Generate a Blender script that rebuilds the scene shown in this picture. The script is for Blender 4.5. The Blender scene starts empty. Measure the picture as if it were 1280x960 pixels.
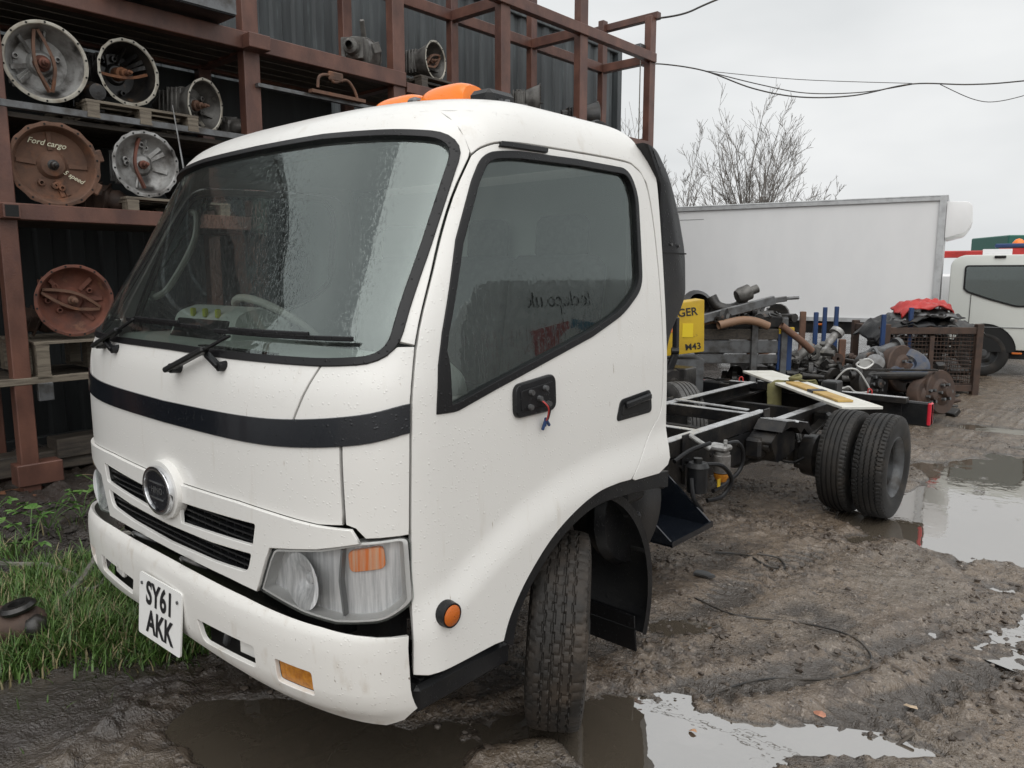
import bpy, bmesh, math, random
import numpy as np
from mathutils import Vector, Matrix
R_=math.radians
scene=bpy.context.scene
# ---------------------------------------------------------------- camera, sky, sun, exposure
cd=bpy.data.cameras.new('camera'); cam=bpy.data.objects.new('camera',cd); scene.collection.objects.link(cam)
cam.location=(2.517,-1.06,1.65); cam.rotation_euler=(R_(90-8.2),0,R_(41.5))
cd.sensor_width=36; cd.lens=950/1280*36; cd.clip_start=.05; cd.clip_end=900
scene.camera=cam
SUN_EL,SUN_AZ=57,138
for k_,v_ in dict(max_bounces=5,diffuse_bounces=2,glossy_bounces=2,transmission_bounces=2,transparent_max_bounces=8).items(): setattr(scene.cycles,k_,v_)
scene.cycles.use_adaptive_sampling=True; scene.cycles.adaptive_threshold=.02; scene.cycles.caustics_reflective=False; scene.cycles.caustics_refractive=False
w=bpy.data.worlds.new('World'); scene.world=w; w.use_nodes=True
nt=w.node_tree; nt.nodes.clear()
def wn(t,**k):
    n=nt.nodes.new(t)
    for a,b in k.items(): setattr(n,a,b)
    return n
out=wn('ShaderNodeOutputWorld'); bg=wn('ShaderNodeBackground'); sky=wn('ShaderNodeTexSky',sky_type='NISHITA',sun_disc=False)
sky.sun_elevation=R_(SUN_EL); sky.sun_rotation=R_(SUN_AZ); sky.air_density=1.5; sky.dust_density=5
hs=wn('ShaderNodeHueSaturation'); hs.inputs['Saturation'].default_value=.12
tc=wn('ShaderNodeTexCoord'); mp=wn('ShaderNodeMapping'); mp.inputs['Scale'].default_value=(1.0,1.0,2.6)
nz=wn('ShaderNodeTexNoise'); nz.inputs['Scale'].default_value=2.2; nz.inputs['Detail'].default_value=4; nz.inputs['Roughness'].default_value=.55
cr=wn('ShaderNodeValToRGB'); cr.color_ramp.elements[0].position=.32; cr.color_ramp.elements[1].position=.72
cr.color_ramp.elements[0].color=(.68,.70,.71,1); cr.color_ramp.elements[1].color=(.87,.88,.882,1)
ml=wn('ShaderNodeVectorMath',operation='SCALE'); ml.inputs['Scale'].default_value=10.0
mx=wn('ShaderNodeMix',data_type='RGBA'); mx.inputs['Factor'].default_value=.88
L=nt.links.new
L(sky.outputs[0],hs.inputs['Color']); L(tc.outputs['Generated'],mp.inputs[0]); L(mp.outputs[0],nz.inputs['Vector'])
L(nz.outputs[0],cr.inputs[0]); L(cr.outputs[0],ml.inputs[0]); L(hs.outputs[0],mx.inputs[6]); L(ml.outputs[0],mx.inputs[7])
L(mx.outputs[2],bg.inputs[0]); bg.inputs[1].default_value=.1; L(bg.outputs[0],out.inputs[0])
sl=bpy.data.lights.new('sun','SUN'); so=bpy.data.objects.new('sun',sl); scene.collection.objects.link(so)
sl.energy=1.45; sl.angle=R_(80); sl.color=(1,.985,.96)
# light comes from above and behind the photographer's right shoulder, softened by thick cloud
so.rotation_euler=Vector((-.52,.58,-1.20)).to_track_quat('-Z','Y').to_euler()
so.location=(5,-5,12)
vs=scene.view_settings; vs.view_transform='Standard'; vs.look='None'; vs.exposure=.19; vs.gamma=1; vs.use_curve_mapping=False
# ---------------------------------------------------------------- materials
def mat(name,col,rough=.5,metal=0,col2=None,scale=6,lo=.42,hi=.68,bump=.0,bscale=60,detail=4,stretch=(1,1,1),
        rough2=None,drops=0,coat=0,spec=.5,col3=None,scale3=2,lo3=.55,hi3=.7,dist=.004):
    m=bpy.data.materials.new(name); m.use_nodes=True; t=m.node_tree; N=t.nodes; l=t.links.new
    b=N['Principled BSDF']; b.inputs['Base Color'].default_value=(*col,1); b.inputs['Roughness'].default_value=rough
    b.inputs['Metallic'].default_value=metal; b.inputs['Coat Weight'].default_value=coat; b.inputs['Coat Roughness'].default_value=.08
    b.inputs['Specular IOR Level'].default_value=spec
    c=N.new('ShaderNodeTexCoord'); g=N.new('ShaderNodeMapping'); g.inputs['Scale'].default_value=stretch; l(c.outputs['Object'],g.inputs[0])
    def noise(s,d=detail,vec=g.outputs[0]):
        n=N.new('ShaderNodeTexNoise'); n.inputs['Scale'].default_value=s; n.inputs['Detail'].default_value=d; n.inputs['Roughness'].default_value=.6; l(vec,n.inputs['Vector']); return n.outputs[0]
    def ramp(x,a,bb):
        r=N.new('ShaderNodeMapRange'); r.inputs[1].default_value=a; r.inputs[2].default_value=bb; l(x,r.inputs[0]); return r.outputs[0]
    def mixc(f,a,bb):
        x=N.new('ShaderNodeMix'); x.data_type='RGBA'; l(f,x.inputs[0])
        if hasattr(a,'is_output'): l(a,x.inputs[6])
        else: x.inputs[6].default_value=(*a,1)
        x.inputs[7].default_value=(*bb,1); return x.outputs[2]
    cur=None
    if col2:
        f=ramp(noise(scale),lo,hi); cur=mixc(f,col,col2)
        if rough2 is not None:
            r=N.new('ShaderNodeMapRange'); l(f,r.inputs[0]); r.inputs[3].default_value=rough; r.inputs[4].default_value=rough2; l(r.outputs[0],b.inputs['Roughness'])
    if col3:
        cur=mixc(ramp(noise(scale3,4),lo3,hi3),cur if cur else col,col3)
    if cur: l(cur,b.inputs['Base Color'])
    nrm=None
    if bump:
        q=N.new('ShaderNodeBump'); q.inputs['Strength'].default_value=bump; q.inputs['Distance'].default_value=dist; l(noise(bscale,2,c.outputs['Object']),q.inputs['Height']); nrm=q.outputs[0]
    if drops:
        v=N.new('ShaderNodeTexVoronoi'); v.inputs['Scale'].default_value=85; l(c.outputs['Object'],v.inputs['Vector'])
        h=ramp(v.outputs['Distance'],.32,.12)
        k=N.new('ShaderNodeMath'); k.operation='MULTIPLY'; l(h,k.inputs[0]); l(ramp(noise(60,1,c.outputs['Object']),.52,.6),k.inputs[1])
        q=N.new('ShaderNodeBump'); q.inputs['Strength'].default_value=drops; q.inputs['Distance'].default_value=.004; l(k.outputs[0],q.inputs['Height'])
        if nrm: l(nrm,q.inputs['Normal'])
        nrm=q.outputs[0]
    if nrm: l(nrm,b.inputs['Normal'])
    return m
def glassmat(name,tint,drops=.5,ior=1.75,streak=True,haze=.0,hazecol=(.5,.52,.52),rough=.0,flute=0):
    m=bpy.data.materials.new(name); m.use_nodes=True; t=m.node_tree; N=t.nodes; l=t.links.new; N.remove(N['Principled BSDF'])
    o=N['Material Output']; tr=N.new('ShaderNodeBsdfTransparent'); tr.inputs[0].default_value=(*tint,1)
    gl=N.new('ShaderNodeBsdfGlossy'); gl.inputs['Roughness'].default_value=rough; gl.inputs['Color'].default_value=(.86,.97,.94,1)
    fr=N.new('ShaderNodeFresnel'); fr.inputs[0].default_value=ior; mixs=N.new('ShaderNodeMixShader')
    c=N.new('ShaderNodeTexCoord'); v=N.new('ShaderNodeTexVoronoi'); v.inputs['Scale'].default_value=110; l(c.outputs['Object'],v.inputs['Vector'])
    r=N.new('ShaderNodeMapRange'); r.inputs[1].default_value=.3; r.inputs[2].default_value=.08; l(v.outputs['Distance'],r.inputs[0])
    g=N.new('ShaderNodeMapping'); g.inputs['Scale'].default_value=(1,1,.16); l(c.outputs['Object'],g.inputs[0])
    n=N.new('ShaderNodeTexNoise'); n.inputs['Scale'].default_value=130; n.inputs['Detail'].default_value=3; l(g.outputs[0],n.inputs['Vector'])
    r2=N.new('ShaderNodeMapRange'); r2.inputs[1].default_value=.54; r2.inputs[2].default_value=.66; l(n.outputs[0],r2.inputs[0])
    n3=N.new('ShaderNodeTexNoise'); n3.inputs['Scale'].default_value=50; l(c.outputs['Object'],n3.inputs['Vector'])
    r3=N.new('ShaderNodeMapRange'); r3.inputs[1].default_value=.5; r3.inputs[2].default_value=.58; l(n3.outputs[0],r3.inputs[0])
    mu=N.new('ShaderNodeMath'); mu.operation='MULTIPLY'; l(r.outputs[0],mu.inputs[0]); l(r3.outputs[0],mu.inputs[1])
    ad=N.new('ShaderNodeMath'); ad.operation='MULTIPLY_ADD'; l(r2.outputs[0],ad.inputs[0]); ad.inputs[1].default_value=.35 if streak else 0; l(mu.outputs[0],ad.inputs[2])
    hgt=ad.outputs[0]
    if flute:
        wv=N.new('ShaderNodeTexWave'); wv.inputs['Scale'].default_value=flute; wv.bands_direction='X'; l(c.outputs['Object'],wv.inputs['Vector'])
        a2=N.new('ShaderNodeMath'); a2.operation='ADD'; l(hgt,a2.inputs[0]); l(wv.outputs[1],a2.inputs[1]); hgt=a2.outputs[0]
    b=N.new('ShaderNodeBump'); b.inputs['Strength'].default_value=drops; b.inputs['Distance'].default_value=.003; l(hgt,b.inputs['Height'])
    l(b.outputs[0],gl.inputs['Normal']); l(b.outputs[0],fr.inputs['Normal'])
    l(fr.outputs[0],mixs.inputs[0]); l(tr.outputs[0],mixs.inputs[1]); l(gl.outputs[0],mixs.inputs[2])
    last=mixs.outputs[0]
    if haze:
        df=N.new('ShaderNodeBsdfDiffuse'); df.inputs[0].default_value=(*hazecol,1); m2=N.new('ShaderNodeMixShader')
        k=N.new('ShaderNodeMath'); k.operation='MULTIPLY_ADD'; l(ad.outputs[0],k.inputs[0]); k.inputs[1].default_value=haze*1.6; k.inputs[2].default_value=haze
        l(k.outputs[0],m2.inputs[0]); l(last,m2.inputs[1]); l(df.outputs[0],m2.inputs[2]); last=m2.outputs[0]
    l(last,o.inputs['Surface']); return m
MT={}
MT['white']=mat('white_paint',(.80,.79,.76),.30,col2=(.58,.53,.45),scale=5,lo=.60,hi=1.05,stretch=(4,4,.5),drops=.32,coat=.25,col3=(.34,.27,.20),scale3=21,lo3=.71,hi3=.76,detail=5)
MT['white_bump']=mat('bumper_paint',(.77,.755,.72),.38,col2=(.50,.43,.34),scale=6,lo=.55,hi=.95,stretch=(3,3,1.2),drops=.3,coat=.2,col3=(.16,.12,.09),scale3=26,lo3=.70,hi3=.74,detail=5)
MT['rubber']=mat('black_rubber',(.008,.008,.009),.38,bump=.12,bscale=200,drops=.5,spec=.35)
MT['plastic']=mat('black_plastic',(.009,.0095,.011),.36,col2=(.016,.016,.016),scale=9,bump=.12,bscale=160,drops=.5,spec=.35)
MT['gloss']=mat('gloss_black',(.007,.009,.013),.16,drops=.6,coat=.3)
MT['dark']=mat('dark_void',(.008,.008,.008),.8)
MT['chassis']=mat('chassis_paint',(.009,.009,.010),.40,spec=.35,col2=(.03,.026,.022),scale=9,bump=.3,bscale=50,drops=.5,col3=(.09,.05,.03),scale3=5,lo3=.66,hi3=.8)
MT['chassis_top']=mat('pale_sky_sheen',(.52,.53,.54),.25,col2=(.30,.30,.30),scale=14,bump=.2,drops=.3)  # pale colour holds the sky's sheen on wet frame tops
MT['tyre']=mat('tyre_rubber',(.016,.0155,.015),.6,spec=.35,col2=(.034,.030,.026),scale=7,lo=.45,hi=.75,bump=.25,bscale=120,col3=(.055,.045,.036),scale3=4,lo3=.60,hi3=.75)
MT['tyre_mud']=mat('muddy_tyre_rubber',(.020,.018,.016),.6,spec=.35,col2=(.048,.038,.030),scale=9,lo=.40,hi=.7,bump=.5,bscale=90,col3=(.075,.058,.044),scale3=5,lo3=.55,hi3=.7)
MT['rim']=mat('rim_steel',(.10,.104,.108),.4,metal=.4,col2=(.04,.036,.032),scale=9,bump=.2,bscale=80)
MT['chrome']=mat('chrome',(.75,.76,.78),.12,metal=1)
MT['alu']=mat('cast_aluminium',(.42,.42,.41),.5,metal=.35,col2=(.17,.16,.15),scale=7,lo=.40,hi=.62,bump=.5,bscale=45,col3=(.035,.032,.03),scale3=4,lo3=.58,hi3=.70)
MT['alu_dark']=mat('greasy_cast_aluminium',(.16,.155,.145),.45,metal=.25,col2=(.05,.046,.042),scale=6,lo=.38,hi=.62,bump=.6,bscale=40,col3=(.28,.26,.22),scale3=6,lo3=.62,hi3=.74)
MT['flange']=mat('machined_flange',(.46,.44,.38),.45,metal=.3,col2=(.24,.20,.15),scale=9,lo=.45,hi=.75,bump=.2)
MT['rustcast']=mat('rusty_casting',(.16,.085,.055),.75,col2=(.085,.05,.036),scale=6,bump=.6,bscale=60,col3=(.22,.10,.055),scale3=7,lo3=.55,hi3=.7)
MT['rustred']=mat('rusty_red_casting',(.17,.062,.040),.7,col2=(.09,.04,.03),scale=7,bump=.5,bscale=60,col3=(.25,.12,.07),scale3=9,lo3=.6,hi3=.75)
MT['rusty']=mat('raw_rust',(.20,.085,.04),.8,col2=(.10,.045,.028),scale=14,bump=.5,bscale=120)
MT['rack']=mat('rust_red_steel',(.165,.076,.054),.38,col2=(.085,.040,.030),scale=5,lo=.35,hi=.7,bump=.35,bscale=70,stretch=(1,1,.6),col3=(.085,.040,.034),scale3=3.2,lo3=.50,hi3=.72,drops=.2,detail=5)
MT['wood']=mat('weathered_pallet_wood',(.20,.17,.13),.75,col2=(.09,.073,.056),scale=7,bump=.5,bscale=60,stretch=(5,.7,9),rough2=.6)
MT['wood_dark']=mat('dark_wet_timber',(.085,.07,.055),.6,col2=(.035,.03,.026),scale=6,bump=.5,bscale=50,stretch=(5,.7,9))
MT['contshade']=mat('shaded_container_steel',(.010,.012,.013),.7,col2=(.02,.024,.025),scale=3,stretch=(2.5,2.5,.25))  # near-black colour stands in for the shade behind the rack shelves
MT['rustdark']=mat('dark_rust',(.075,.045,.032),.7,col2=(.04,.027,.022),scale=8,bump=.4,bscale=60)
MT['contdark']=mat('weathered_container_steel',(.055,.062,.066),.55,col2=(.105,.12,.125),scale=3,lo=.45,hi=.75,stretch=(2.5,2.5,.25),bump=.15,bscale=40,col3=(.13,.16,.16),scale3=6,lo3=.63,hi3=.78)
MT['amber']=mat('amber_lens',(.95,.22,.012),.18,coat=.3,drops=.3)
MT['amberdark']=mat('amber_reflector',(.55,.22,.02),.2,col2=(.35,.12,.01),scale=60,bump=.4,bscale=300)
MT['orange']=mat('side_marker_lens',(.55,.13,.015),.25,bump=.5,bscale=250)
MT['red']=mat('red_plastic',(.50,.035,.03),.35,col2=(.36,.025,.022),scale=5,drops=.3)
MT['redlens']=mat('red_tail_lens',(.62,.03,.05),.25)
MT['grey']=mat('grey_plastic',(.20,.205,.21),.5)
MT['dash']=mat('grey_green_dashboard',(.58,.62,.57),.6,bump=.2,bscale=200)
MT['trim']=mat('beige_trim',(.62,.62,.56),.6)
MT['seat']=mat('dark_seat_cloth',(.055,.056,.058),.9,col2=(.09,.09,.09),scale=30)
MT['plate']=mat('plate_white',(.82,.82,.80),.35,col2=(.62,.60,.54),scale=9,lo=.6,hi=.9)
MT['ink']=mat('black_ink',(.012,.012,.014),.4)
MT['glass']=glassmat('windscreen_glass',(.90,.97,.94),.16,2.25,haze=.022)
MT['sideglass']=glassmat('door_glass',(.92,.98,.96),.12,2.0,haze=.012)
MT['lens']=glassmat('headlamp_lens',(1,1,1),.10,1.38,streak=False,haze=.03,hazecol=(.85,.86,.86),rough=.03,flute=30)
MT['reflector']=mat('lamp_reflector',(.90,.905,.91),.2,metal=.10,bump=.2,bscale=90,col2=(.60,.61,.62),scale=3,lo=.40,hi=.62,stretch=(28,28,1.6))
MT['amberglow']=mat('amber_bulb_glow',(.95,.22,.02),.25,col2=(.90,.52,.32),scale=3,lo=.42,hi=.62,stretch=(30,30,1.2))
MT['yellow']=mat('yellow_painted_steel',(.60,.40,.025),.5,col2=(.48,.30,.03),scale=6,col3=(.2,.12,.04),scale3=8,lo3=.68,hi3=.78,bump=.2)
MT['blue']=mat('blue_painted_steel',(.014,.045,.14),.5,col2=(.04,.05,.09),scale=8,lo=.5,hi=.75,bump=.2,drops=.2)
MT['green']=mat('green_painted_steel',(.02,.12,.09),.5)
MT['steel']=mat('grey_wet_steel',(.16,.165,.17),.35,metal=.5,col2=(.07,.065,.06),scale=8,bump=.3,bscale=50)
MT['oily']=mat('oily_black_metal',(.013,.0125,.0125),.32,col2=(.04,.035,.03),scale=8,bump=.6,bscale=40,col3=(.13,.075,.045),scale3=6,lo3=.64,hi3=.74)
MT['boxwhite']=mat('white_box_body',(.86,.86,.86),.4,col2=(.82,.822,.825),scale=3,lo=.4,hi=.8,stretch=(1,3,.4))
MT['boxalu']=mat('aluminium_trim',(.55,.56,.565),.4,metal=.3,col2=(.42,.425,.43),scale=8)
MT['cabwhite']=mat('cream_white_paint',(.68,.70,.66),.35,coat=.2)
MT['bark']=mat('bark',(.17,.155,.14),.9,col2=(.24,.22,.20),scale=9)
MT['cable']=mat('dark_cable',(.03,.029,.028),.5,col2=(.08,.065,.05),scale=10)
MT['rope']=mat('grey_wire_rope',(.20,.19,.17),.6,col2=(.10,.09,.075),scale=20,bump=.4,bscale=200)
MT['strap']=mat('olive_strap',(.19,.175,.075),.8,col2=(.12,.11,.05),scale=9,bump=.4,bscale=200)
MT['board']=mat('cream_board',(.74,.73,.68),.4,col2=(.62,.60,.53),scale=6,drops=.3)
MT['chalk']=mat('paint_marker',(.75,.73,.55),.7)
MT['leaf']=mat('weed_leaf',(.075,.17,.035),.5,col2=(.12,.22,.05),scale=20)
MT['twig']=mat('dry_stem',(.25,.19,.12),.8)
MT['wellow']=mat('tan_plastic_pipe',(.24,.14,.085),.5,col2=(.22,.13,.08),scale=6)
# ---------------------------------------------------------------- mesh helpers
COL=scene.collection
def link(name,me,m=None,parent=None):
    o=bpy.data.objects.new(name,me); COL.objects.link(o)
    if m is not None and me is not None: me.materials.append(MT[m] if isinstance(m,str) else m)
    if parent is not None: o.parent=parent
    return o
def tag(o,label=None,cat=None,group=None,kind=None):
    for k,v in (('label',label),('category',cat),('group',group),('kind',kind)):
        if v: o[k]=v
    return o
def thing(name,label,cat,loc=(0,0,0),rot=(0,0,0),group=None,kind=None):
    o=bpy.data.objects.new(name,None); COL.objects.link(o); o.location=loc; o.rotation_euler=rot; o.empty_display_size=.1
    return tag(o,label,cat,group,kind)
def frame(d):
    d=Vector(d).normalized(); a=Vector((0,0,1)) if abs(d.z)<.9 else Vector((1,0,0)); u=d.cross(a).normalized(); return u,u.cross(d).normalized(),d
class MB:
    def __init__(s): s.v=[]; s.f=[]
    def add(s,v,f):
        n=len(s.v); s.v+= [tuple(p) for p in v]; s.f+=[tuple(i+n for i in q) for q in f]; return s
    def box(s,c,d,rot=None,ch=.0):
        h=[x/2 for x in d]; ch=min(ch,min(h)*.6); M=rot if isinstance(rot,Matrix) else (Matrix.Rotation(rot,3,'Z') if rot else None)
        C=Vector(c); vs=[];ix={}
        for sx in (-1,1):
            for sy in (-1,1):
                for sz in (-1,1):
                    sg=(sx,sy,sz)
                    for a in range(3 if ch else 1):
                        p=Vector([sg[k]*(h[k]-(ch if (ch and k!=a) else 0)) for k in range(3)])
                        if M: p=M@p
                        ix[(sg,a)]=len(vs); vs.append(p+C)
        F=[]
        if not ch:
            q=[ix[((x,y,z),0)] for x in (-1,1) for y in (-1,1) for z in (-1,1)]
            F=[(q[0],q[1],q[3],q[2]),(q[4],q[6],q[7],q[5]),(q[0],q[4],q[5],q[1]),(q[2],q[3],q[7],q[6]),(q[0],q[2],q[6],q[4]),(q[1],q[5],q[7],q[3])]
        else:
            for a in range(3):
                b,c2=(a+1)%3,(a+2)%3
                for sg in (-1,1):
                    loop=[]
                    for (i,j) in ((-1,-1),(1,-1),(1,1),(-1,1)):
                        t=[0,0,0]; t[a]=sg;t[b]=i;t[c2]=j; loop.append(ix[(tuple(t),a)])
                    F.append(tuple(loop))
                for i in (-1,1):
                    for j in (-1,1):
                        t0=[0,0,0];t0[a]=-1;t0[b]=i;t0[c2]=j;t1=list(t0);t1[a]=1
                        F.append((ix[(tuple(t0),b)],ix[(tuple(t0),c2)],ix[(tuple(t1),c2)],ix[(tuple(t1),b)]))
            for sx in (-1,1):
                for sy in (-1,1):
                    for sz in (-1,1): F.append(tuple(ix[((sx,sy,sz),a)] for a in range(3)))
            G=[]
            for q in F:
                p=[vs[i] for i in q]; n=(p[1]-p[0]).cross(p[2]-p[0]); m=sum(p,Vector())/len(p)-C
                G.append(q if n.dot(m)>0 else q[::-1])
            F=G
        return s.add(vs,F)
    def bar(s,a,b,w,h=None,ch=.0,up=None):
        a,b=Vector(a),Vector(b); d=(b-a); L_=d.length; d.normalize(); up=Vector(up) if up else (Vector((0,0,1)) if abs(d.z)<.95 else Vector((0,1,0)))
        x=d.cross(up).normalized(); z=x.cross(d); M=Matrix((x,d,z)).transposed()
        return s.box((a+b)/2,(w,L_,h or w),M,ch)
    def cyl(s,a,b,r,r2=None,seg=16,cap=True):
        return s.sweep([a,b],[r,r if r2 is None else r2],seg,cap)
    def sweep(s,pts,r,seg=8,cap=True,closed=False):
        P=[Vector(p) for p in pts]; n=len(P); rr=r if hasattr(r,'__len__') else [r]*n; vs=[];fs=[]; u=None
        for i in range(n):
            t=(P[(i+1)%n]-P[i-1]) if closed else (P[min(i+1,n-1)]-P[max(i-1,0)])
            if t.length<1e-9: t=Vector((0,0,1))
            t.normalize()
            if u is None: u,_,_=frame(t)
            u=(u-t*u.dot(t)); u=u.normalized() if u.length>1e-6 else frame(t)[0]
            w_=t.cross(u)
            for k in range(seg):
                a=2*math.pi*k/seg; vs.append(P[i]+(u*math.cos(a)+w_*math.sin(a))*rr[i])
        for i in range(n if closed else n-1):
            j=(i+1)%n
            for k in range(seg): fs.append((i*seg+k,i*seg+(k+1)%seg,j*seg+(k+1)%seg,j*seg+k))
        if cap and not closed: fs+= [tuple(range(seg))[::-1],tuple((n-1)*seg+k for k in range(seg))]
        return s.add(vs,fs)
    def lathe(s,prof,o=(0,0,0),axis=(1,0,0),seg=32,closed=False,arc=(0,2*math.pi)):
        u,v,d=frame(axis); o=Vector(o); vs=[];fs=[]; n=len(prof); full=abs(arc[1]-arc[0]-2*math.pi)<1e-6; m=seg if full else seg+1
        for k in range(m):
            a=arc[0]+(arc[1]-arc[0])*k/seg; e=u*math.cos(a)+v*math.sin(a)
            for (x,r) in prof: vs.append(o+d*x+e*r)
        for k in range(seg):
            k2=(k+1)%m
            for i in range(n if closed else n-1): j=(i+1)%n; fs.append((k*n+i,k2*n+i,k2*n+j,k*n+j))
        return s.add(vs,fs)
    def prism(s,poly,a,b,plane='yz'):
        n=len(poly)
        def P(p,x): return {'yz':(x,p[0],p[1]),'xz':(p[0],x,p[1]),'xy':(p[0],p[1],x)}[plane]
        vs=[P(p,a) for p in poly]+[P(p,b) for p in poly]
        return s.add(vs,[tuple(range(n))[::-1],tuple(range(n,2*n))]+[(i,(i+1)%n,n+(i+1)%n,n+i) for i in range(n)])
    def xf(s,M,i0=0):
        s.v=s.v[:i0]+[tuple(M@Vector(p)) for p in s.v[i0:]]; return s
    def mesh(s,name,smooth=35,bevel=0,clean=True):
        me=bpy.data.meshes.new(name); me.from_pydata(s.v,[],s.f)
        bm=bmesh.new(); bm.from_mesh(me)
        if clean: bmesh.ops.recalc_face_normals(bm,faces=bm.faces)
        if bevel:
            es=[e for e in bm.edges if len(e.link_faces)==2 and e.calc_face_angle(0)>R_(40)]
            bmesh.ops.bevel(bm,geom=es,offset=bevel,segments=2,affect='EDGES',profile=.6)
        bm.to_mesh(me); bm.free()
        if smooth: me.shade_smooth(); me.set_sharp_from_angle(angle=R_(smooth))
        return me
    def build(s,name,m,parent=None,smooth=35,bevel=0,clean=True): return link(name,s.mesh(name,smooth,bevel,clean),m,parent)
def dup(root,loc=None,rot=None,parent=None):
    r=root.copy(); COL.objects.link(r)
    if parent: r.parent=parent
    if loc is not None: r.location=loc
    if rot is not None: r.rotation_euler=rot
    for ch in list(root.children): dup(ch,parent=r)
    return r
def catmull(pts,n=6,closed=False):
    P=[Vector(p) for p in pts]; m=len(P); o=[]
    for i in range(m if closed else m-1):
        g=lambda k:P[k%m] if closed else P[min(max(k,0),m-1)]
        a,b,c,d=g(i-1),g(i),g(i+1),g(i+2)
        for k in range(n):
            t=k/n; o.append(.5*((2*b)+(c-a)*t+(2*a-5*b+4*c-d)*t*t+(3*b-a-3*c+d)*t**3))
    if not closed: o.append(P[-1])
    return o
def rnd(pts,r=0,seg=6):
    o=[];n=len(pts)
    for i in range(n):
        p=np.array(pts[i][:2],float); rr=pts[i][2] if len(pts[i])>2 else r
        a=np.array(pts[i-1][:2],float); b=np.array(pts[(i+1)%n][:2],float)
        if rr<=0: o.append(tuple(p)); continue
        da,db=a-p,b-p; la,lb=np.linalg.norm(da),np.linalg.norm(db); k=min(rr,la*.48,lb*.48)
        A=p+da/la*k; B=p+db/lb*k
        for j in range(seg+1):
            t=j/seg; o.append(tuple((1-t)**2*A+2*t*(1-t)*p+t*t*B))
    return o
def dens(pts,step):
    o=[];n=len(pts)
    for i in range(n):
        a,b=np.array(pts[i]),np.array(pts[(i+1)%n]); k=max(1,int(np.linalg.norm(b-a)/step))
        for j in range(k): o.append(tuple(a+(b-a)*j/k))
    return o
def offs(pts,d):
    p=np.array([q for i,q in enumerate(pts) if np.hypot(q[0]-pts[i-1][0],q[1]-pts[i-1][1])>1e-6],float); n=len(p)
    A=np.sum(p[:,0]*np.roll(p[:,1],-1)-np.roll(p[:,0],-1)*p[:,1]); sgn=1 if A>0 else -1
    e=np.roll(p,-1,0)-p; e/=np.linalg.norm(e,axis=1)[:,None]; nr=np.stack([e[:,1],-e[:,0]],1)*sgn
    q=nr+np.roll(nr,1,0); q/=np.maximum(np.sum(q*q,1)/2,.5)[:,None]
    return [tuple(x) for x in p+q*d]
def textmesh(s,size,bold=0,depth=.0,shear=0):
    c=bpy.data.curves.new('txt','FONT'); c.body=s; c.size=size; c.offset=bold; c.extrude=depth; c.shear=shear; c.align_x='CENTER'; c.align_y='CENTER'
    o=bpy.data.objects.new('txt',c); COL.objects.link(o); dg=bpy.context.evaluated_depsgraph_get(); me=bpy.data.meshes.new_from_object(o.evaluated_get(dg)); bpy.data.objects.remove(o); return me
def text(name,s,size,m,parent,loc,rot,bold=0,sx=1,sy=1,shear=0):
    me=textmesh(s,size,bold,0,shear); o=link(name,me,None,parent); me.materials.clear(); me.materials.append(MT[m]); o.location=loc; o.rotation_euler=rot; o.scale=(sx,sy,1); return o
# numpy noise
def vnoise(x,y,seed=0):
    xi=np.floor(x).astype(np.int64); yi=np.floor(y).astype(np.int64); fx=x-xi; fy=y-yi; fx=fx*fx*fx*(fx*(fx*6-15)+10); fy=fy*fy*fy*(fy*(fy*6-15)+10)
    def h(a,b):
        n=(a*374761393+b*668265263+seed*1442695041)&0x7fffffff; n=((n^(n>>13))*1274126177)&0x7fffffff; return ((n^(n>>16))&0xffff)/65535.
    return (h(xi,yi)*(1-fx)+h(xi+1,yi)*fx)*(1-fy)+(h(xi,yi+1)*(1-fx)+h(xi+1,yi+1)*fx)*fy
def fbm(x,y,o=4,seed=0,g=.5):
    s=0;a=1;t=0
    for i in range(o): s=s+a*vnoise(x*2**i+17.3*i,y*2**i-9.1*i,seed+i); t+=a; a*=g
    return s/t
def sstep(a,b,x):
    t=np.clip((x-a)/(b-a),0,1);return t*t*(3-2*t)
# ---------------------------------------------------------------- ground, puddles, grass
WATER=-.022
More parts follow.
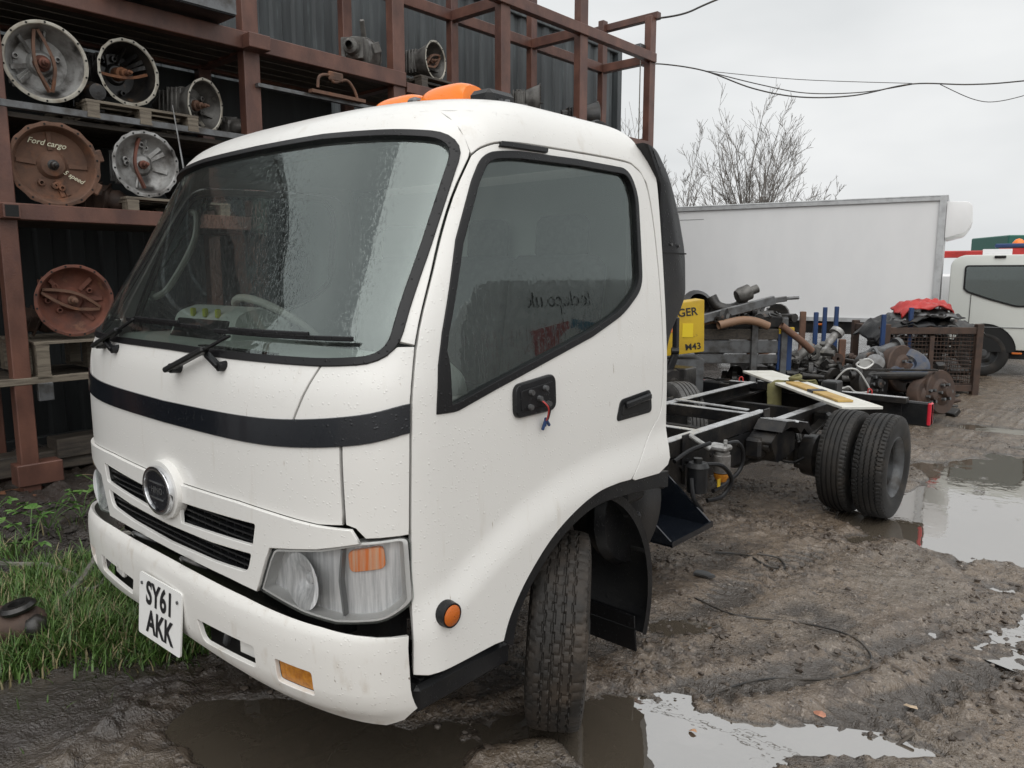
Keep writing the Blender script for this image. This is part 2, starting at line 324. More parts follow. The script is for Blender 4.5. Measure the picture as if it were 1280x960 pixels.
#        cx   cy   rx   ry  rot depth
PUD=[(2.80,6.05,1.72,2.35,-.12,.125),(1.02,4.62,.42,.55,.3,.028),(1.22,1.17,.40,.24,.45,.085),(1.72,1.60,.42,.075,.52,.048),
     (.30,.33,.62,.26,.42,.055),(2.35,3.1,.3,.2,.2,.03),(.86,2.05,.2,.09,.6,.02),(1.5,8.6,.9,.22,.2,.03),(1.62,4.75,.55,.75,0,.07)]
def ground_h(x,y):
    h=.040*(fbm(x*.7,y*.7,3,3)-.5)+.030*(fbm(x*3.1,y*3.1,3,11)-.5)
    lump=np.clip(fbm(x*9,y*9,3,21)-.50,0,1)*sstep(.42,.62,fbm(x*1.6,y*1.6,2,33))
    patch=sstep(.40,.60,fbm(x*.9+3,y*.9,3,123)); lump=lump*(.25+.95*patch)
    h=h+.075*lump+.016*(.35+.8*patch)*(fbm(x*22,y*22,3,41)-.5)
    cl=np.clip(vnoise(x*30,y*30,55)-.52,0,1)*sstep(.40,.62,fbm(x*2.3,y*2.3,2,66)); h=h+.045*cl*(.3+.9*patch)
    h=h+.012*(np.clip(fbm(x*15,y*15,2,71)-.5,0,1)-.15*0)*2*sstep(.5,.35,fbm(x*1.9,y*1.9,2,44))
    # tyre ruts running out past the cab
    for (x0,y0,ang,wd,dp) in ((1.25,1.7,.50,.10,.022),(1.72,2.0,.42,.11,.020),(2.15,3.0,.30,.12,.018),(.95,3.0,.22,.11,.014)):
        d=(x-x0)*math.cos(ang)-(y-y0)*math.sin(ang)+.05*np.sin(y*2.3); t=(x-x0)*math.sin(ang)+(y-y0)*math.cos(ang)
        trd=.007*np.sign(np.sin(t*75+np.abs(d)*38))*np.exp(-(d/(wd*1.1))**6); h=h+sstep(2.4,1.9,np.abs(t))*(trd*sstep(.42,.55,fbm(x*3+9,y*3,2,5))-dp*np.exp(-(d/wd)**2)+dp*.7*np.exp(-((np.abs(d)-1.7*wd)/(wd*.5))**2))
    wob=.34*(fbm(x*2.6,y*2.6,4,77)-.5)*2
    for (cx,cy,rx,ry,ro,dp) in PUD:
        c,s=math.cos(ro),math.sin(ro); a=((x-cx)*c+(y-cy)*s)/rx; b=(-(x-cx)*s+(y-cy)*c)/ry; d=np.sqrt(a*a+b*b)+wob
        k=sstep(1.12,.72,d); h=h*(1-.72*k)-dp*k
    # the verge under the racking stands a little higher
    bank=sstep(-1.2,-2.6,x)*sstep(9,5,y); h=h+bank*(.07+.03*(fbm(x*2,y*2,3,5)-.5))
    h=h+sstep(-1.9,-2.5,x)*sstep(3,1,y)*.05*np.clip(fbm(x*11,y*11,3,91)-.45,0,1)*3
    return h
def axis(lo,hi,step,far,g=1.045):
    a=list(np.arange(lo,hi,step)); s=step; v=a[-1]
    while v<far: s*=g; v+=s; a.append(v)
    s=step; v=a[0]; b=[]
    while v>-far: s*=g; v-=s; b.append(v)
    return np.array(b[::-1]+a)
gx=axis(-1.5,2.65,.0135,240); gy=axis(-.35,4.6,.0145,240)
GX,GY=np.meshgrid(gx,gy,indexing='ij'); GZ=ground_h(GX,GY); far=sstep(25,60,np.hypot(GX,GY)); GZ=GZ*(1-far)
def gridmesh(name,V,nx,ny):
    me=bpy.data.meshes.new(name); i=np.arange(nx*ny).reshape(nx,ny); q=np.stack([i[:-1,:-1],i[1:,:-1],i[1:,1:],i[:-1,1:]],-1).reshape(-1,4)
    me.vertices.add(nx*ny); me.vertices.foreach_set('co',V.astype(np.float32).ravel()); me.loops.add(q.size); me.loops.foreach_set('vertex_index',q.ravel().astype(np.int32))
    me.polygons.add(len(q)); me.polygons.foreach_set('loop_start',np.arange(0,q.size,4,dtype=np.int32)); me.polygons.foreach_set('loop_total',np.full(len(q),4,np.int32)) if False else None
    me.update(calc_edges=True); me.shade_smooth(); return me
def mudmat():
    m=bpy.data.materials.new('wet_mud'); m.use_nodes=True; t=m.node_tree; N=t.nodes; l=t.links.new; b=N['Principled BSDF']
    c=N.new('ShaderNodeTexCoord')
    def noise(s,d=3,rg=.6):
        n=N.new('ShaderNodeTexNoise'); n.inputs['Scale'].default_value=s; n.inputs['Detail'].default_value=d; n.inputs['Roughness'].default_value=rg; l(c.outputs['Object'],n.inputs['Vector']); return n.outputs[0]
    def rng(x,a,bb,o0=0,o1=1):
        r=N.new('ShaderNodeMapRange'); r.inputs[1].default_value=a; r.inputs[2].default_value=bb; r.inputs[3].default_value=o0; r.inputs[4].default_value=o1; l(x,r.inputs[0]); return r.outputs[0]
    def mixc(f,a,bb):
        x=N.new('ShaderNodeMix'); x.data_type='RGBA'; l(f,x.inputs[0])
        for k,v in ((6,a),(7,bb)):
            if hasattr(v,'is_output'): l(v,x.inputs[k])
            else: x.inputs[k].default_value=(*v,1)
        return x.outputs[2]
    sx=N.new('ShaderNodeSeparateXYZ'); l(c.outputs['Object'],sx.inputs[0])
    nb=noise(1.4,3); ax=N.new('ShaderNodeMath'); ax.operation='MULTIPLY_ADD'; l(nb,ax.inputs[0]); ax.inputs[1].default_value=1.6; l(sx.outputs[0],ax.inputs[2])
    soil=rng(ax.outputs[0],1.15,.35)  # dark verge soil, run on under the truck front as painted shade
    c1=mixc(rng(noise(1.3),.36,.64),(.142,.106,.076),(.185,.138,.096))
    c2=mixc(rng(noise(7),.46,.66),c1,(.078,.058,.043))
    silt=rng(noise(.95,5,.65),.50,.62); c3=mixc(silt,c2,(.160,.128,.096))
    c4=mixc(rng(noise(48,1),.60,.70),c3,(.25,.205,.165))
    c5=mixc(rng(noise(26,2),.60,.68),c4,(.060,.047,.038))
    wm=rng(sx.outputs[2],-.008,-.019)
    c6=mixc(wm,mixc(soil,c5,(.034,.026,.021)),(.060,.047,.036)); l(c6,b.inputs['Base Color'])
    r1=rng(noise(3.1,3),.40,.62,.36,.15); q=N.new('ShaderNodeMix'); l(silt,q.inputs[0]); l(r1,q.inputs[2]); q.inputs[3].default_value=.13; q2=N.new('ShaderNodeMix'); l(wm,q2.inputs[0]); l(q.outputs[0],q2.inputs[2]); q2.inputs[3].default_value=.09; l(q2.outputs[0],b.inputs['Roughness'])
    b.inputs['IOR'].default_value=1.85
    bp=N.new('ShaderNodeBump'); bp.inputs['Strength'].default_value=1.0; bp.inputs['Distance'].default_value=.012
    a=N.new('ShaderNodeMath'); a.operation='ADD'; l(noise(85,3,.65),a.inputs[0]); l(noise(24,3),a.inputs[1]); l(a.outputs[0],bp.inputs['Height']); l(bp.outputs[0],b.inputs['Normal'])
    return m
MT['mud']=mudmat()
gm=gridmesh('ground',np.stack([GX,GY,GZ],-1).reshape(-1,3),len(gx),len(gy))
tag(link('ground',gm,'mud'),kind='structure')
def watermat():
    m=bpy.data.materials.new('puddle_water'); m.use_nodes=True; t=m.node_tree; N=t.nodes; l=t.links.new; b=N['Principled BSDF']
    b.inputs['Base Color'].default_value=(.115,.095,.072,1); b.inputs['Roughness'].default_value=.02; b.inputs['IOR'].default_value=5.6
    c=N.new('ShaderNodeTexCoord'); n=N.new('ShaderNodeTexNoise'); n.inputs['Scale'].default_value=7; n.inputs['Detail'].default_value=3; l(c.outputs['Object'],n.inputs['Vector'])
    v=N.new('ShaderNodeTexVoronoi'); v.inputs['Scale'].default_value=5.5; l(c.outputs['Object'],v.inputs['Vector'])
    s=N.new('ShaderNodeMath'); s.operation='SINE'; k=N.new('ShaderNodeMath'); k.operation='MULTIPLY'; k.inputs[1].default_value=70; l(v.outputs['Distance'],k.inputs[0]); l(k.outputs[0],s.inputs[0])
    r=N.new('ShaderNodeMapRange'); r.inputs[1].default_value=.30; r.inputs[2].default_value=.05; l(v.outputs['Distance'],r.inputs[0])
    mu=N.new('ShaderNodeMath'); mu.operation='MULTIPLY'; l(s.outputs[0],mu.inputs[0]); l(r.outputs[0],mu.inputs[1])
    ad=N.new('ShaderNodeMath'); ad.operation='MULTIPLY_ADD'; l(mu.outputs[0],ad.inputs[0]); ad.inputs[1].default_value=.10; l(n.outputs[0],ad.inputs[2])
    bp=N.new('ShaderNodeBump'); bp.inputs['Strength'].default_value=.10; bp.inputs['Distance'].default_value=.012; l(ad.outputs[0],bp.inputs['Height']); l(bp.outputs[0],b.inputs['Normal']); return m
MT['water']=watermat()
for (cx,cy,rx,ry,ro,dp) in PUD:
    k=1.5; pts=[]
    for i in range(28):
        a=2*math.pi*i/28; px,py=rx*k*math.cos(a),ry*k*math.sin(a); pts.append((cx+px*math.cos(ro)-py*math.sin(ro),cy+px*math.sin(ro)+py*math.cos(ro),WATER+.0007*len(bpy.data.objects)%.002))
    tag(link('puddle',MB().add(pts,[tuple(range(28))]).mesh('puddle',0),'water'),kind='structure')
rng=np.random.default_rng(7)
def gh(x,y): return float(ground_h(np.array([float(x)]),np.array([float(y)]))[0])
# stones and clods pressed into the mud (too many to count)
ico=bmesh.new(); bmesh.ops.create_icosphere(ico,subdivisions=1,radius=1); IV=np.array([v.co[:] for v in ico.verts]); IF=np.array([[v.index for v in f.verts] for f in ico.faces]); ico.free()
def scatter(name,P,S,m,flat=.55):
    n=len(P); V=np.empty((n,len(IV),3)); 
    for i in range(n):
        A=rng.normal(size=(3,3)); Q,_=np.linalg.qr(A); d=IV*(1+.30*rng.normal(size=(len(IV),1))*.6)*np.array([1,rng.uniform(.6,1),rng.uniform(.45,.8)])
        v=(d@Q.T)*S[i]; v[:,2]*=flat; V[i]=v+P[i]
    F=(IF[None]+(np.arange(n)*len(IV))[:,None,None]).reshape(-1,3)
    me=bpy.data.meshes.new(name); me.from_pydata(V.reshape(-1,3).tolist(),[],F.tolist()); me.shade_smooth(); me.set_sharp_from_angle(angle=R_(50)); return link(name,me,m)
def field(n,x0,x1,y0,y1,smin,smax,seed,thr=.5,sc=1.8):
    P=[];S=[]
    while len(P)<n:
        x=rng.uniform(x0,x1,4000); y=rng.uniform(y0,y1,4000); k=fbm(x*sc,y*sc,3,seed)>thr+rng.uniform(-.12,.12,4000); x,y=x[k],y[k]; z=ground_h(x,y); ok=z>WATER-.004
        for a,b,c in zip(x[ok],y[ok],z[ok]):
            s=smin*(smax/smin)**(rng.random()**2.2); P.append((a,b,c+s*.15)); S.append(s)
    return np.array(P[:n]),np.array(S[:n])
MT['stone']=mat('wet_stone',(.17,.145,.125),.45,col2=(.085,.07,.06),scale=11,bump=.3,bscale=60,col3=(.27,.235,.2),scale3=7,lo3=.58,hi3=.66)
MT['clod']=mat('mud_clod',(.105,.083,.066),.40,col2=(.06,.047,.038),scale=14,bump=.6,bscale=60)
MT['soil']=mat('dark_soil',(.028,.024,.021),.75,col2=(.05,.042,.034),scale=12,bump=.6,bscale=60)
P,S=field(6500,.2,3.2,.7,8,.0025,.013,101,.45); tag(scatter('gravel',P,S,'stone'),'small wet stones pressed into the mud','gravel',kind='stuff')
P,S=field(6500,-.6,2.9,.3,6,.004,.024,202,.50,2.6); tag(scatter('mud_clods',P,S,'clod'),'lumps of churned brown mud','mud',kind='stuff')
P,S=field(2600,-3.3,-1.75,.25,2.2,.008,.034,303,.35); tag(scatter('soil_clods',P,S,'soil'),'loose dark soil and clinker below the racking','soil',kind='stuff')
# grass
def grassmat():
    m=bpy.data.materials.new('grass_blades'); m.use_nodes=True; t=m.node_tree; b=t.nodes['Principled BSDF']; a=t.nodes.new('ShaderNodeVertexColor'); a.layer_name='tint'; t.links.new(a.outputs[0],b.inputs['Base Color']); b.inputs['Roughness'].default_value=.5; return m
MT['grass']=grassmat()
def grass(name,n,sampler,hmin,hmax,label):
    V=[];F=[];C=[]
    for i in range(n):
        x,y,sc=sampler(); z=gh_fast(x,y); h=rng.uniform(hmin,hmax)*sc; a=rng.uniform(0,2*math.pi); lean=rng.uniform(.15,1.0)*h; w=rng.uniform(.0022,.0045)
        dx,dy=math.cos(a),math.sin(a); px,py=-dy*w,dx*w; b0=len(V)
        for k,(t,ww) in enumerate(((0,1),(.35,.95),(.7,.7),(1,.05))):
            l=lean*t**1.9; zz=z-.01+h*(t-.28*t*t*(lean/h)); 
            V+= [(x+dx*l-px*ww,y+dy*l-py*ww,zz),(x+dx*l+px*ww,y+dy*l+py*ww,zz)]
        F+=[(b0,b0+1,b0+3,b0+2),(b0+2,b0+3,b0+5,b0+4),(b0+4,b0+5,b0+7,b0+6)]
        g=rng.random(); c=np.array((.034,.078,.013))*(1-g)+np.array((.115,.21,.045))*g
        if rng.random()<.18: c=np.array((.27,.23,.12))*rng.uniform(.6,1.1)
        C+=[(*c,1)]*8
    me=bpy.data.meshes.new(name); me.from_pydata(V,[],F); at=me.color_attributes.new('tint','FLOAT_COLOR','POINT'); at.data.foreach_set('color',np.array(C,np.float32).ravel()); me.shade_smooth()
    return tag(link(name,me,'grass'),label,'grass',kind='stuff')
KZ=None
hx=np.linspace(-3.6,.2,300); hy=np.linspace(-1.2,2.2,300); HZ=ground_h(*np.meshgrid(hx,hy,indexing='ij'))
KZ=fbm(*[2.4*a for a in np.meshgrid(hx,hy,indexing='ij')],3,9)
def gh_fast(x,y): return HZ[int(np.clip((x+3.6)/3.8*299,0,299)),int(np.clip((y+1.2)/3.4*299,0,299))]
def s_main():
    while 1:
        x=rng.uniform(-2.7,-.40); y=rng.uniform(-.85,.75)
        # tufted patch that thins out towards the wet mud under the bumper
        edge=(-.02-.38*(x+1.3))  # nearer limit
        d=(y-(-.33-.10*(x+1.0)))/.9
        k=KZ[int((x+3.6)/3.8*299),int((y+1.2)/3.4*299)]
        near=-.30+1.5*max(0,x+.98); farl=min(.62,.16+.42*(x+2.5)); m_=sstep(near-.10,near+.12,y+.22*(k-.5))*sstep(farl+.10,farl-.12,y-.22*(k-.5))*sstep(-.42,-.62,x)
        if rng.random()<m_*max(0,(k-.28)*2.4)+.010*(1 if y>near-.1 else .25): return x,y,(.60+.75*k)*(1 if x<-.9 else .8)
grass('grass',15000,s_main,.05,.165,'long green grass on the verge beside the white truck')
# ---------------------------------------------------------------- the white truck: cab surface
def pchip(x,y,xq):
    x=np.asarray(x,float);y=np.asarray(y,float);h=np.diff(x);d=np.diff(y)/h
    m=np.zeros_like(y);
    for i in range(1,len(x)-1):
        if d[i-1]*d[i]>0:
            w1=2*h[i]+h[i-1];w2=h[i]+2*h[i-1];m[i]=(w1+w2)/(w1/d[i-1]+w2/d[i])
    m[0]=d[0];m[-1]=d[-1]
    i=np.clip(np.searchsorted(x,xq)-1,0,len(x)-2);t=(xq-x[i])/h[i]
    return (2*t**3-3*t**2+1)*y[i]+(t**3-2*t**2+t)*h[i]*m[i]+(-2*t**3+3*t**2)*y[i+1]+(t**3-t**2)*h[i]*m[i+1]
#        z     yf    yb    W     D    n
KEY=np.array([
 (0.30, .060, 1.60, 1.020,.40,3.6),
 (0.80, .050, 1.60, 1.020,.40,3.6),
 (1.10, .048, 1.60, 1.020,.40,3.6),
 (1.30, .058, 1.60, 1.017,.40,3.6),
 (1.45, .098, 1.60, 1.008,.40,3.5),
 (1.75, .255, 1.60, .980,.42,3.2),
 (2.00, .385, 1.595,.950,.43,3.1),
 (2.08, .430, 1.585,.934,.42,3.1),
 (2.145,.480, 1.565,.905,.42,3.0),
 (2.19,.552, 1.535,.862,.42,2.9),
 (2.222,.65,  1.49, .790,.40,2.8),
 (2.242,.77,  1.42, .660,.33,2.6),
 (2.252,.91,  1.33, .430,.22,2.4),
 (2.255,1.10, 1.12, .001,.01,2.2)])
TT=np.linspace(0,len(KEY)-1,6000)
TAB=np.stack([pchip(np.arange(len(KEY)),KEY[:,k],TT) for k in range(6)],1)
def sec(z): return [np.interp(z,TAB[:,0],TAB[:,k]) for k in range(1,6)]
def flare(y,z):
    zc=np.interp(y,[.0,.27,.38,.51,.69,.90,1.13,1.6],[.715,.733,.765,.835,.915,.975,1.005,1.03])
    return .024*sstep(-.03,.12,zc-z)*sstep(.2,.36,y)
def yfront(x,z):
    yf,yb,W,D,n=sec(z);q=np.clip(np.abs(x)/W,0,.9999);return yf+D*(1-(1-q**n)**(1/n))
def xside(y,z,fl=True):
    yf,yb,W,D,n=sec(z);q=np.clip((yf+D-y)/D,0,1);x=W*(1-q**n)**(1/n)
    return x+(flare(y,z) if fl else 0)
def mfront(p): x,z=p[:,0],p[:,1];return np.stack([x,yfront(x,z),z],1)
def mside(p): y,z=p[:,0],p[:,1];return np.stack([xside(y,z),y,z],1)
def fnormal(fn,p,sgn):
    e=.004; a=(fn(p+[e,0])-fn(p-[e,0])); b=(fn(p+[0,e])-fn(p-[0,e])); n=np.cross(a,b); n/=np.linalg.norm(n,axis=1)[:,None]+1e-12
    return n*np.where((n@np.array(sgn,float))<0,-1,1)[:,None]
FRONT=(mfront,(0,-1,0.05)); SIDE=(mside,(1,0,0.05))
class Surf:
    def __init__(s): s.v=[];s.f=[];s.n=[]
    def add(s,outline,holes=(),mp=FRONT,step=.04,off=0.,lip=.015,edge=.0025):
        fn,sg=mp; bm=bmesh.new(); es=[]
        for lp in (outline,*holes):
            lp=[q for i,q in enumerate(lp) if math.hypot(q[0]-lp[i-1][0],q[1]-lp[i-1][1])>1e-5]
            vs=[bm.verts.new((q[0],q[1],0)) for q in lp]
            for i in range(len(vs)): es.append(bm.edges.new((vs[i],vs[(i+1)%len(vs)])))
        bmesh.ops.triangle_fill(bm,use_beauty=True,use_dissolve=False,edges=es)
        lo=[min(v.co[k] for v in bm.verts) for k in (0,1)]; hi=[max(v.co[k] for v in bm.verts) for k in (0,1)]
        for k in (0,1):
            c=math.ceil(lo[k]/step)*step
            while c<hi[k]-1e-4:
                co=[0,0,0];no=[0,0,0];co[k]=c+1e-5;no[k]=1
                if c>lo[k]+1e-3: bmesh.ops.bisect_plane(bm,geom=bm.verts[:]+bm.edges[:]+bm.faces[:],plane_co=co,plane_no=no,dist=1e-6)
                c+=step
        bm.verts.index_update(); p=np.array([v.co[:2] for v in bm.verts]); P=fn(p); Nn=fnormal(fn,p,sg); P=P+Nn*off
        b0=len(s.v); s.v+=P.tolist()
        for f in bm.faces:
            q=[v.index for v in f.verts]
            if np.cross(P[q[1]]-P[q[0]],P[q[2]]-P[q[0]])@Nn[q[0]]<0: q=q[::-1]
            s.f.append([b0+i for i in q]); s.n+=[tuple(Nn[i]) for i in q]
        if lip:
            out={}
            for e in bm.edges:
                if len(e.link_faces)!=1: continue
                i,j=e.verts[0].index,e.verts[1].index; t=P[j]-P[i]; m=(P[i]+P[j])/2; fc=np.mean([P[v.index] for v in e.link_faces[0].verts],0)
                o=np.cross(t,Nn[i]); ln=np.linalg.norm(o)
                if ln<1e-9: continue
                o/=ln; o=o if o@(m-fc)>0 else -o
                for k in (i,j): out.setdefault(k,[]).append(o)
            ids={}
            for k,os in out.items():
                o=np.mean(os,0); o/=np.linalg.norm(o)+1e-9; a=len(s.v); n=Nn[k]
                s.v+= [(P[k]+o*edge-n*edge).tolist(),(P[k]+o*edge-n*(edge+lip)).tolist()]; ids[k]=(a,o)
            for e in bm.edges:
                if len(e.link_faces)!=1: continue
                i,j=e.verts[0].index,e.verts[1].index
                if i not in ids or j not in ids: continue
                (a,oi),(c,oj)=ids[i],ids[j]
                for quad,nn in (([b0+i,b0+j,c,a],[Nn[i],Nn[j],oj,oi]),([a,c,c+1,a+1],[oi,oj,oj,oi])):
                    V4=[np.array(s.v[k]) for k in quad]
                    if np.cross(V4[1]-V4[0],V4[2]-V4[0])@(nn[0]+nn[2])<0: quad=quad[::-1];nn=nn[::-1]
                    s.f.append(quad); s.n+=[tuple(x) for x in nn]
        bm.free(); return s
    def grid(s,V,Nn,nx,ny):
        b0=len(s.v); s.v+=V.tolist()
        for i in range(nx-1):
            for j in range(ny-1):
                q=[i*ny+j,(i+1)*ny+j,(i+1)*ny+j+1,i*ny+j+1]
                if np.cross(V[q[2]]-V[q[0]],V[q[3]]-V[q[1]])@Nn[q[0]]<0: q=q[::-1]
                s.f.append([b0+k for k in q]); s.n+=[tuple(Nn[k]) for k in q]
        return s
    def mir(s,both=True):
        v=[[-a,b,c] for a,b,c in s.v]; n0=len(s.v) if both else 0; nf=[];nn=[];k=0
        for f in s.f:
            m=len(f); nf.append([i+n0 for i in f[::-1]]); nn+= [(-a,b,c) for a,b,c in s.n[k:k+m][::-1]]; k+=m
        if both: s.v+=v;s.f+=nf;s.n+=nn
        else: s.v,s.f,s.n=v,nf,nn
        return s
    def build(s,name,m,parent):
        me=bpy.data.meshes.new(name); me.from_pydata(s.v,[],s.f); me.shade_smooth(); me.normals_split_custom_set(s.n); return link(name,me,m,parent)
XC=-.03
truck=thing('cab_chassis_truck','white flat-fronted truck cab on a bare black chassis with twin rear wheels','truck',(XC,0,0))
T=truck
sym=lambda pts:pts+[(-p[0],*p[1:]) for p in pts[::-1] if abs(p[0])>1e-6]
WS=dens(rnd(sym([(0,2.100),(.40,2.096),(.72,2.080,.1),(.888,2.060,.12),(.928,1.70,.1),(.968,1.418,.13),(.80,1.405,.05),(.40,1.402),(0,1.404)])),.05)
DE=[(.262,.514),(.280,1.27),(.312,1.441),(.420,1.679),(.530,1.887),(.605,1.998)]      # front edge of the door (y,z)
dey=lambda z: float(pchip([p[1] for p in DE],[p[0] for p in DE],np.array([z]))[0])
xdoor=lambda z,g=.011: float(xside(np.array([dey(z)-g]),np.array([z]),False)[0])
# shell: A pillars and header (front map), roof sides and rear quarter (side map), roof dome
ws_up=[p for p in WS if p[1]>1.462]
right=sorted([p for p in ws_up if p[0]>=0],key=lambda p:math.atan2(p[1]-1.75,p[0]));left=[(-a,b) for a,b in right][::-1]
zs=np.linspace(1.462,1.995,14); zt=np.linspace(2.012,2.145,4)
xr=[(xdoor(z),z) for z in zs]+[(float(xside(np.array([.601]),np.array([z]),False)[0]),z) for z in zt]
shell=Surf(); top=[(x,2.145) for x in np.linspace(xr[-1][0],-xr[-1][0],24)][1:-1]
shell.add(xr+top+[(-a,b) for a,b in xr[::-1]]+left[::-1][::-1]+right[::-1] if False else xr+top+[(-a,b) for a,b in xr[::-1]]+[(-a,b) for a,b in right]+right[::-1],(),FRONT,.04)
DT=[(.605,1.998),(.650,2.026),(.74,2.046),(1.0,2.056),(1.36,2.060),(1.455,2.045),(1.515,1.99),(1.550,1.80),(1.568,1.47),(1.563,1.17),(1.535,1.09),(1.466,1.03),(1.318,.888)]
DT=[tuple(p)[:2] for p in catmull([(a,b,0) for a,b in DT],5)]
DTo=[(a+(.011 if b<2.0 and a>1 else 0),b+(.010 if b>1.2 else 0)) for a,b in DT]
rear=[(1.60,z) for z in np.linspace(.92,2.0,20)]
q=Surf().add([(.601,2.145)]+DTo+[(1.345,.880),(1.52,.872),(1.585,.895)]+rear+[(1.595,2.05),(1.568,2.145)]+[(y,2.145) for y in np.linspace(1.5,.65,18)],(),SIDE,.04)
q.mir(); b0=len(shell.v); shell.v+=q.v; shell.f+=[[i+b0 for i in f] for f in q.f]; shell.n+=q.n
def roofpt(t,u):
    z,yf,yb,W,D,n=[np.interp(t,TT,TAB[:,k]) for k in range(6)]
    a=np.minimum(u,1)*np.pi/2; sx=np.sin(a)**(2/n); x=W*sx; y=yf+D*(1-np.cos(a)**(2/n))
    s=np.clip(u-1,0,1); rr=np.minimum(.07,(yb-yf-D)*.4); y=np.where(u>1,yf+D+(yb-rr-yf-D)*s,y)
    c=np.clip(u-2,0,1)*np.pi/2; x=np.where(u>2,W-rr+rr*np.cos(c),x); y=np.where(u>2,yb-rr+rr*np.sin(c),y)
    e=np.clip(u-3,0,1); x=np.where(u>3,(W-rr)*(1-e),x); return np.stack([x,y,z],-1)
us=np.concatenate([np.linspace(0,1,34)**1.0,np.linspace(1,2,14)[1:],np.linspace(2,3,6)[1:],np.linspace(3,4,8)[1:]]); ts=np.linspace(8,len(KEY)-1.002,44)
Tg,Ug=np.meshgrid(ts,us,indexing='ij'); Pg=roofpt(Tg,Ug)
ev=.01; nr=np.cross(roofpt(Tg+ev,Ug)-roofpt(Tg-ev,Ug),roofpt(Tg,np.clip(Ug+.004,0,4))-roofpt(Tg,np.clip(Ug-.004,0,4))); nr/=np.linalg.norm(nr,axis=-1)[...,None]+1e-12
cen=np.array([0,1.1,1.6]); sg=np.sign(np.sum(nr*(Pg-cen),-1))[...,None]; nr=nr*np.where(sg==0,1,sg)
nr[np.linalg.norm(nr,axis=-1)<.5]=(0,0,1)
q=Surf().grid(Pg.reshape(-1,3),nr.reshape(-1,3),len(ts),len(us)).mir(); b0=len(shell.v); shell.v+=q.v; shell.f+=[[i+b0 for i in f] for f in q.f]; shell.n+=q.n
shell.build('cab_shell','white',T)
MB().prism([(-.99,.88),(.99,.88),(.99,1.40),(.925,2.0),(.86,2.10),(-.86,2.10),(-.925,2.0),(-.99,1.40)],1.565,1.595,'xz').build('rear_cab_wall','white',T)
# windscreen
Surf().add(offs(WS,-.011),(),FRONT,.05,-.012,0).build('windscreen','glass',T)
Surf().add(offs(WS,.002),(offs(WS,-.015),),FRONT,.05,.006,.02,.003).build('windscreen_seal','rubber',T)
# front panels
ws_lo=[p for p in WS if p[1]<1.5 and 0<=p[0]]; ws_lo.sort(key=lambda p:math.atan2(p[1]-1.75,p[0]))   # from centre bottom up to the right corner
g=.004
cpt=[p for p in ws_lo if p[0]<.775]
half=[(0,1.404)]+[p for p in cpt if p[0]>1e-6]+[(.783,1.404),(.713,1.252),(.713,1.215),(.867,1.192),(.871,.972),(.80,.966),(.62,.974),(.467,.977),(.174,.969),(.14,.968)]
half=[(a,b) for a,b in half]; cp=half+[(-a,b) for a,b in half[::-1] if abs(a)>1e-6]
Surf().add(dens(cp,.06),(),FRONT,.04).build('front_panel','white',T)
cor=[p for p in ws_lo if p[0]>.795 and p[1]<1.45]
ce=[(.794,1.404)]+[p for p in cor]+[(.962,1.454)]+[(xdoor(z),z) for z in np.linspace(1.454,.942,14)]+[(.93,.938),(.908,.966),(.884,.974),(.879,1.192),(.725,1.215),(.725,1.252)]
for nm,mi in (('corner_panel',0),('corner_panel',1)):
    s=Surf().add(ce,(),FRONT,.03); (s.mir(False) if mi else s).build(nm,'white',T)
st=[(0,1.229),(.483,1.237),(.715,1.25),(.919,1.276),(xdoor(1.303),1.303)]; sb=[(xdoor(1.227),1.227),(.921,1.2),(.716,1.176),(.483,1.165),(0,1.16)]
st=[tuple(p)[:2] for p in catmull([(a,b,0) for a,b in st],6)]; sb=[tuple(p)[:2] for p in catmull([(a,b,0) for a,b in sb],6)]
hs_=st+sb; Surf().add(hs_+[(-a,b) for a,b in hs_[::-1] if abs(a)>1e-6],(),FRONT,.05,.006,.006).build('front_trim_stripe','gloss',T)
HL=[(.551,.718),(.600,.822,.03),(.622,.857,.03),(.80,.889),(.92,.922),(.999,.932,.015),(1.002,.74,.02),(.965,.700,.03),(.841,.684),(.733,.690)]
HLo=dens(rnd(HL),.04)
gr=[(0,.962),(.14,.962),(.174,.963),(.467,.971),(.62,.968),(.80,.960),(.898,.960),(.916,.926),(.80,.897),(.616,.866),(.592,.822),(.542,.714),(.40,.718),(.145,.716),(0,.715)]
gs=gr+[(-a,b) for a,b in gr[::-1] if abs(a)>1e-6]
sl1=rnd([(.100,.904),(.558,.926,.012),(.538,.852,.012),(.100,.828)],0); sl2=dens(rnd([(.0,.804),(.30,.812),(.530,.828,.012),(.504,.760,.03),(.30,.746),(0,.738),(-.30,.746),(-.504,.760,.03),(-.530,.828,.012),(-.30,.812)],0),.05)
gp=Surf().add(dens(gs,.06),(sl1,[(-a,b) for a,b in sl1][::-1],sl2),FRONT,.035,.012,.010).build('grille_panel','white',T)
b=MB()
for k in range(9):
    z=.752+.0205*k; pts=[Vector((x,float(yfront(np.array([x]),np.array([z]))[0])+.018,z)) for x in np.linspace(-.545,.545,13)]
    for i in range(12): b.bar(pts[i],pts[i+1],.022,.006)
for x in np.linspace(-.53,.53,24): b.box((x,float(yfront(np.array([x]),np.array([.84]))[0])+.030,.838),(.007,.02,.19))
b.build('grille_slats','plastic',T,0)
Surf().add([(-.545,.70),(.545,.70),(.575,.955),(-.575,.955)],(),FRONT,.1,-.055,0).build('grille_backing','dark',T)
